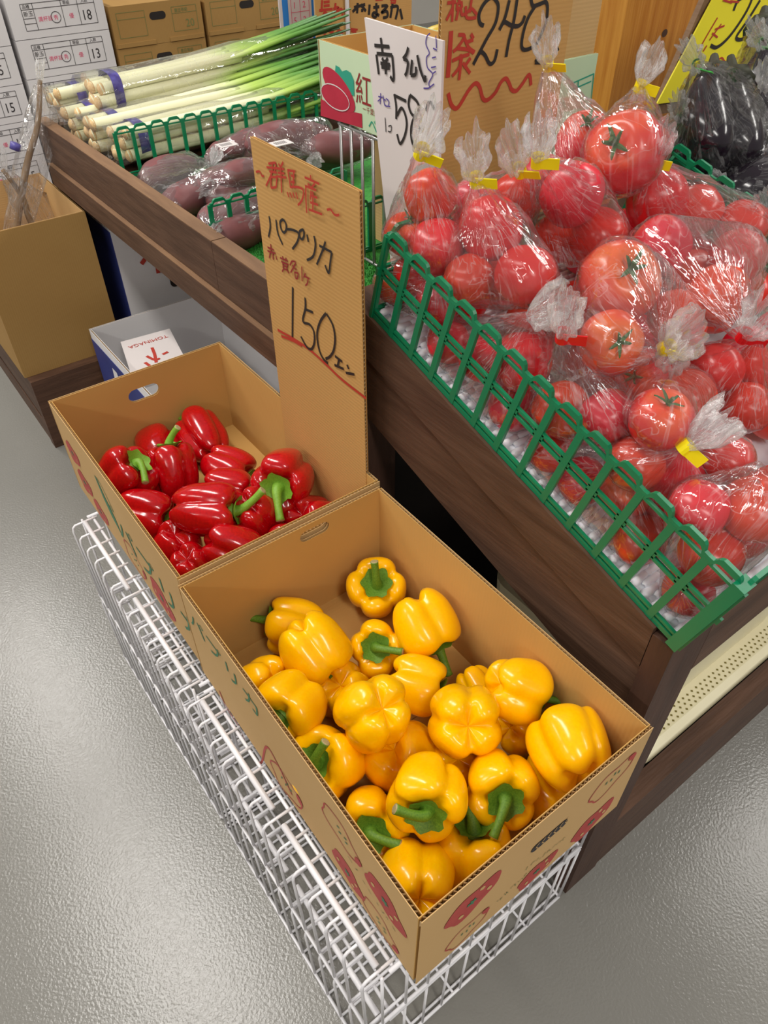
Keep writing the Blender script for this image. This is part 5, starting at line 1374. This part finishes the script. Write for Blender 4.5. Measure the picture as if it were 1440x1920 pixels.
# white cartons with the red crest
def carton(name, label, x0, x1, y0, y1, z0, z1, m, group=None, lid=True):
    t = thing(name, label, 'carton', ((x0+x1)/2, (y0+y1)/2, z0), group)
    mb = MB(); mb.box((x0, y0, z0), (x1, y1, z1)); body = mb.build('body', m, t)
    return t, body
t2, b2 = carton('carton', 'white carton with red mark standing under the leek table', 0.572, 0.93, 1.957, 2.15, 0.2225, 0.565, M_white_card)
mb = MB(); mb.box((0.5705, 1.957, 0.2225), (0.5719, 2.15, 0.54)); mb.build('blue_side', M_blue, t2)
mb = MB(); mb.box((0.572, 1.9555, 0.5), (0.93, 1.9568, 0.566)); mb.build('lid_flap', M_white_card, t2)
strokes([[(277,478),(265,495)],[(293,488),(297,512)]], (0, 0), 1, lambda x, y: at_y(x, y, 1.955), NY, 0.012, M_ink_red, b2, 'red_mark')
mb = MB(); c = at_y(326, 522, 1.955); fill_poly(mb, [Vector((c.x+p[0], c.y, c.z+p[1])) for p in [(y_, x_) for x_, y_ in stadium(0, 0, 0.05, 0.026)]], NY); mb.build('hand_hole', M_dark, b2)
tb, TW = cardboard_box('carton', 'open white and navy carton with a red-lettered flap under the table', 'carton', 0.425, 0.80, 1.30, 1.86, 0.1255, 0.352, m_out=M_white_card, m_in=M_white_card, floor_m=M_white_card)
mb = MB(); mb.box((0.4238, 1.30, 0.13), (0.4249, 1.86, 0.325)); mb.build('navy_side', M_blue, tb)
mb = MB(); mb.add([(0.4232, 1.76, 0.13), (0.4232, 1.66, 0.13), (0.4232, 1.70, 0.30), (0.4232, 1.73, 0.30)], [(0, 1, 2, 3)]); mb.build('white_figure', M_white_card, tb)
fl = thing('shelf_board', 'dark low shelf board under the leek table', 'shelf', (0.9, 1.4, 0.0))
mb = MB(); mb.box((0.42, 0.90, 0.10), (1.33, 1.90, 0.1253)); mb.build('board', M_dark, fl)
for x in (0.43, 1.28):
    for y in (0.92, 1.86): mb = MB(); mb.box((x, y, 0), (x+0.03, y+0.03, 0.0999)); mb.build('foot', M_dark, fl)
# loose flap with lettering lying in the white carton
Pf = lambda x, y: at_z(x, y, 0.335)
pts = [Pf(226, 641), Pf(318, 616), Pf(345, 668), Pf(250, 715)]
fp, fpf = poly_sheet('printed_flap', 'white carton flap lettered in red lying inside the navy carton', 'carton flap', pts[::-1], (0, 0, 1), 0.003, M_white_paper)
mb = MB(); O_ = Pf(312, 628); u = (Pf(240, 650)-O_).normalized(); vv = Vector((0, 0, 1)).cross(u)
text_mesh('TOMINAGA', 0.021, O_, u, vv, mb, sx=0.95); mb.build('lettering', M_ink_red, fpf)
strokes([[(285,652),(290,665),(293,680)],[(275,668),(290,675),(300,672)],[(305,665),(315,660)],[(272,680),(283,688)]], (0, 0), 1, Pf, (0, 0, 1), 0.008, M_ink_red, fpf, 'red_mark')

# ------------------------------------------------------------------ stacks of cartons against the back
ST_Y = 3.0
def label_print(body, x0, x1, z0, z1, num, rnd):
    w = x1-x0; h = z1-z0; y = ST_Y
    X = lambda u: x0+w*u
    Zz = lambda v: z0+h*v
    mb = MB()
    def ln(a, b, wd=0.0016): ribbon(mb, [Vector((X(a[0]), y, Zz(a[1]))), Vector((X(b[0]), y, Zz(b[1])))], wd, NY, 0.0010)
    for v0 in (0.20, 0.72, 0.86): ln((0.14, v0), (0.90, v0))
    for u0 in (0.14, 0.26, 0.55, 0.72, 0.90): ln((u0, 0.20), (u0, 0.86))
    ln((0.14, 0.37), (0.26, 0.37)); ln((0.14, 0.50), (0.26, 0.50))
    c = [Vector((X(0.47)+0.016*math.cos(t), y, Zz(0.46)+0.016*math.sin(t))) for t in [k*math.pi/8 for k in range(17)]]; ribbon(mb, c, 0.0018, NY, 0.0012)
    text_mesh(num, 0.042, (X(0.74), y, Zz(0.30)), (1, 0, 0), LV, mb, sx=0.85)
    text_mesh('品種', 0.012, (X(0.155), y, Zz(0.75)), (1, 0, 0), LV, mb); text_mesh('等級', 0.012, (X(0.57), y, Zz(0.75)), (1, 0, 0), LV, mb); text_mesh('入数', 0.012, (X(0.76), y, Zz(0.75)), (1, 0, 0), LV, mb)
    text_mesh('新玉', 0.016, (X(0.15), y, Zz(0.56)), (1, 0, 0), LV, mb)
    mb.build('label_print', M_print_black, body)
    mb = MB(); text_mesh('満杯詰', 0.016, (X(0.285), y, Zz(0.40)), (1, 0, 0), LV, mb); text_mesh('秀', 0.016, (X(0.445), y, Zz(0.40)), (1, 0, 0), LV, mb); text_mesh('優', 0.016, (X(0.61), y, Zz(0.40)), (1, 0, 0), LV, mb)
    mb.build('stamp_print', M_print_pink, body)
rnd = random.Random(8)
nn = ['15', '15', '15', '15', '15', '15', '15', '15']
for k in range(7):
    z0 = 0.226+k*0.112
    pos = ['bottom carton', 'second carton from the bottom', 'third carton from the bottom', 'fourth carton from the bottom', 'fifth carton from the bottom', 'sixth carton from the bottom', 'top carton'][k]
    t, b = carton('carton', 'white carton stamped 15, %s of the stack by the open floor' % pos, 0.395, 0.715, ST_Y, ST_Y+0.42, z0, z0+0.110, M_white_card, 'white cartons stamped 15')
    label_print(b, 0.395, 0.715, z0, z0+0.110, '15', rnd)
for k in range(6):
    z0 = 0.226+k*0.114
    num = '18' if k == 5 else '13'
    pos = ['bottom carton', 'second carton from the bottom', 'third carton from the bottom', 'fourth carton from the bottom', 'fifth carton from the bottom', 'top carton'][k]
    t, b = carton('carton', 'white carton stamped %s, %s of the stack beside brown boxes' % (num, pos), 0.732, 1.052, ST_Y, ST_Y+0.42, z0, z0+0.112, M_white_card, 'white cartons beside the brown boxes')
    label_print(b, 0.732, 1.052, z0, z0+0.112, num, rnd)
dl = thing('pallet', 'dark pallet on the floor under the stacks of white and brown cartons', 'pallet', (1.2, 3.2, 0))
mb = MB(); mb.box((0.38, ST_Y-0.01, 0.19), (2.2, ST_Y+0.6, 0.2255)); mb.build('deck', M_dark, dl)
for x in (0.42, 1.25, 2.1): mb = MB(); mb.box((x, ST_Y, 0), (x+0.06, ST_Y+0.58, 0.189)); mb.build('runner', M_dark, dl)
for ci, (x0, x1) in enumerate(((1.066, 1.412), (1.428, 1.774))):
    for k in range(5):
        z0 = 0.226+k*0.1265; z1 = z0+0.1255
        pos = ['lowest', 'second lowest', 'middle', 'second highest', 'highest'][k]
        t, b = carton('carton', 'brown carton with hand hole, %s of the %s' % (pos, 'brown stack touching the white cartons' if ci == 0 else 'brown stack behind the leek leaves'), x0, x1, ST_Y, ST_Y+0.4, z0, z1, M_card_old, 'brown cartons in the back')
        w = x1-x0; c = (x0+x1)/2
        mb = MB(); fill_poly(mb, [Vector((c+p[0], ST_Y, z0+0.085+p[1])) for p in stadium(0, 0, 0.062, 0.024)], NY, 0.0008); mb.build('hand_hole', M_dark, b)
        mb = MB(); mb.box((x0+0.004, ST_Y-0.004, z0+0.001), (x0+0.15, ST_Y-0.0005, z0+0.014)); mb.build('lid_tab', M_card_old, b)
        mb = MB(); mb.box((x1-0.14, ST_Y-0.004, z0+0.001), (x1-0.004, ST_Y-0.0005, z0+0.014)); mb.build('lid_tab', M_card_old, b)
        for u0, u1 in ((0.06, 0.36), (0.66, 0.94)):
            mb = MB()
            for v0 in (0.03, 0.085, 0.105): ribbon(mb, [Vector((x0+w*u0, ST_Y, z0+v0)), Vector((x0+w*u1, ST_Y, z0+v0))], 0.0014, NY, 0.001)
            for u in (u0, u1): ribbon(mb, [Vector((x0+w*u, ST_Y, z0+0.03)), Vector((x0+w*u, ST_Y, z0+0.105))], 0.0014, NY, 0.001)
            if u0 > 0.5: text_mesh('20', 0.035, (x0+w*0.80, ST_Y, z0+0.040), (1, 0, 0), LV, mb); text_mesh('量目等級', 0.013, (x0+w*0.69, ST_Y, z0+0.089), (1, 0, 0), LV, mb)
            mb.build('label_print', M_print_dgreen, b)

# ------------------------------------------------------------------ cards and fruit at the back
YC = 2.42
def small_card(label, x0, x1, z0, z1, m, y=YC, name='price_card'):
    t = thing(name, label, 'price card', ((x0+x1)/2, y, z0)); mb = MB(); mb.box((x0, y, z0), (x1, y+0.004, z1)); return t, mb.build('card', m, t)
a = at_y(590, 0, YC); b = at_y(652, 0, YC)
t, cf = small_card('cardboard price card for leeks reading 190 in red', a.x, b.x, 0.693, 1.0, M_card_sign)
PB = lambda x, y: at_y(x, y, YC)
Zs = ((440, 0), 3.6)
strokes([[(590,0),(585,80)],[(600,15),(640,10)],[(600,40),(640,35)],[(570,70),(660,60)],[(610,70),(590,120)],[(610,80),(660,130)],[(680,20),(670,130)],[(665,60),(700,50),(670,110)],[(690,80),(720,60),(725,110),(700,120)],[(735,60),(750,90)],
 [(615,180),(605,235)],[(650,185),(635,205),(655,215),(665,190),(650,185)],[(663,200),(655,240)],[(700,205),(685,230),(710,240),(725,215),(700,205)]], *Zs, PB, NY, 0.0075, M_ink_red, cf)
a = at_y(656, 0, YC); b = at_y(772, 0, YC)
t, cf = small_card('cardboard card with black handwriting for sweet potatoes behind the green carton', a.x, b.x, 0.693, 1.0, M_card_sign)
strokes([[(805,50),(880,30)],[(830,20),(825,90)],[(825,50),(795,80)],[(850,30),(885,75)],[(860,60),(860,80)],[(910,30),(905,100)],[(935,50),(975,45)],[(955,20),(955,110),(930,105),(940,85),(975,105)],[(990,40),(1030,40),(990,85),(1025,75),(1030,110),(1000,120)],[(1050,50),(1100,45),(1085,130)],[(1065,25),(1050,120)],[(1115,60),(1130,130)]], *Zs, PB, NY, 0.009, M_ink_black, cf)
for S_ in ([[(950,0),(1000,-4)]], [[(1050,0),(1090,0)],[(1060,10),(1055,25)],[(1085,8),(1080,25)],[(1060,18),(1085,18)]], [[(780,195),(830,200)],[(785,210),(820,215)],[(800,190),(800,222)]]):
    strokes(S_, *Zs, PB, NY, 0.006, M_ink_red, cf)
mb = MB(); a = at_y(650, 0, YC-0.01); mb.box((a.x-0.003, YC-0.012, 0.693), (a.x+0.007, YC-0.004, 1.02)); o = mb.build('sign_stick', M_white_card); tag(o, 'thin white sign stick between the two handwritten cards', 'stick')
YP = 2.52; a = at_y(522, 0, YP); b = at_y(588, 0, YP)
t, cf = small_card('white and blue paper calendar sheet with red ruled numbers behind the leeks', a.x, b.x, 0.55, 0.99, M_white_paper, YP, 'paper_sheet')
mb = MB(); fill_poly(mb, [Vector((a.x+0.012, YP, 0.6)), Vector((a.x+0.034, YP, 0.6)), Vector((a.x+0.034, YP, 0.985)), Vector((a.x+0.012, YP, 0.985))], NY); mb.build('blue_bar', M_bluepaper, cf)
mb = MB(); fill_poly(mb, [Vector((b.x-0.010, YP, 0.6)), Vector((b.x-0.002, YP, 0.6)), Vector((b.x-0.002, YP, 0.985)), Vector((b.x-0.010, YP, 0.985))], NY); mb.build('blue_bar', M_bluepaper, cf)
mb = MB(); xm = (a.x+b.x)/2
for k in range(9):
    z = 0.65+k*0.042
    ribbon(mb, [Vector((a.x+0.045, YP, z)), Vector((b.x-0.02, YP, z))], 0.0015, NY, 0.001)
    text_mesh(str(1+k % 5), 0.026, (a.x+0.052, YP, z+0.010), (1, 0, 0), LV, mb); text_mesh('2', 0.026, (xm+0.022, YP, z+0.010), (1, 0, 0), LV, mb)
for x in (a.x+0.045, xm+0.012, b.x-0.02): ribbon(mb, [Vector((x, YP, 0.65)), Vector((x, YP, 0.985))], 0.0015, NY, 0.001)
mb.build('ruled_numbers', M_print_pink, cf)
# fruit in a brown box behind the white sign
fx, fb = cardboard_box('cardboard_box', 'small brown box of fruit behind the white squash sign', 'box', 1.52, 1.90, 1.85, 2.15, 0.70, 0.80, m_out=M_card_old, m_in=M_card)
fs = thing('side_stand', 'dark stand on the floor carrying the small box of fruit', 'stand', (1.72, 2.0, 0)); mb = MB(); mb.box((1.42, 1.80, 0), (2.1, 2.38, 0.692)); mb.build('body', M_dark, fs)
mb = MB(); mb.box((1.40, 1.79, 0.6921), (2.12, 2.60, 0.6999)); mb.build('top', M_darkwood_x, fs)
for k in range(4):
    P = spline([Vector((1.62+k*0.01, 1.93+k*0.042, 0.80+0.004*k)), Vector((1.70, 1.91+k*0.042, 0.845)), Vector((1.80, 1.93+k*0.042, 0.84)), Vector((1.86, 1.96+k*0.042, 0.80))], 5)
    mb = MB(); n = len(P); mb.tube(P, [0.006+0.015*math.sin(math.pi*(0.08+0.84*i/(n-1))) for i in range(n)], 9)
    tag(mb.build('banana', M_banana, None, True), 'ripe yellow banana in the small box behind the squash sign', 'banana', 'bananas in the small box')
mb = MB(); v = []; f = []
for j in range(9):
    for i in range(14):
        aa = math.pi*j/8; th = 2*math.pi*i/14; v.append((1.60+0.045*math.sin(aa)*math.cos(th), 1.90+0.035*math.sin(aa)*math.sin(th), 0.752+0.05*math.cos(aa)))
for j in range(8):
    for i in range(14): f.append((j*14+i, (j+1)*14+i, (j+1)*14+(i+1) % 14, j*14+(i+1) % 14))
mb.add(v, f); tag(mb.build('peach', mat('peach_skin', srgb(236, 158, 132), 0.6, srgb(226, 120, 100), 20), None, True), 'pale pink peach in the small box beside the bananas', 'peach')
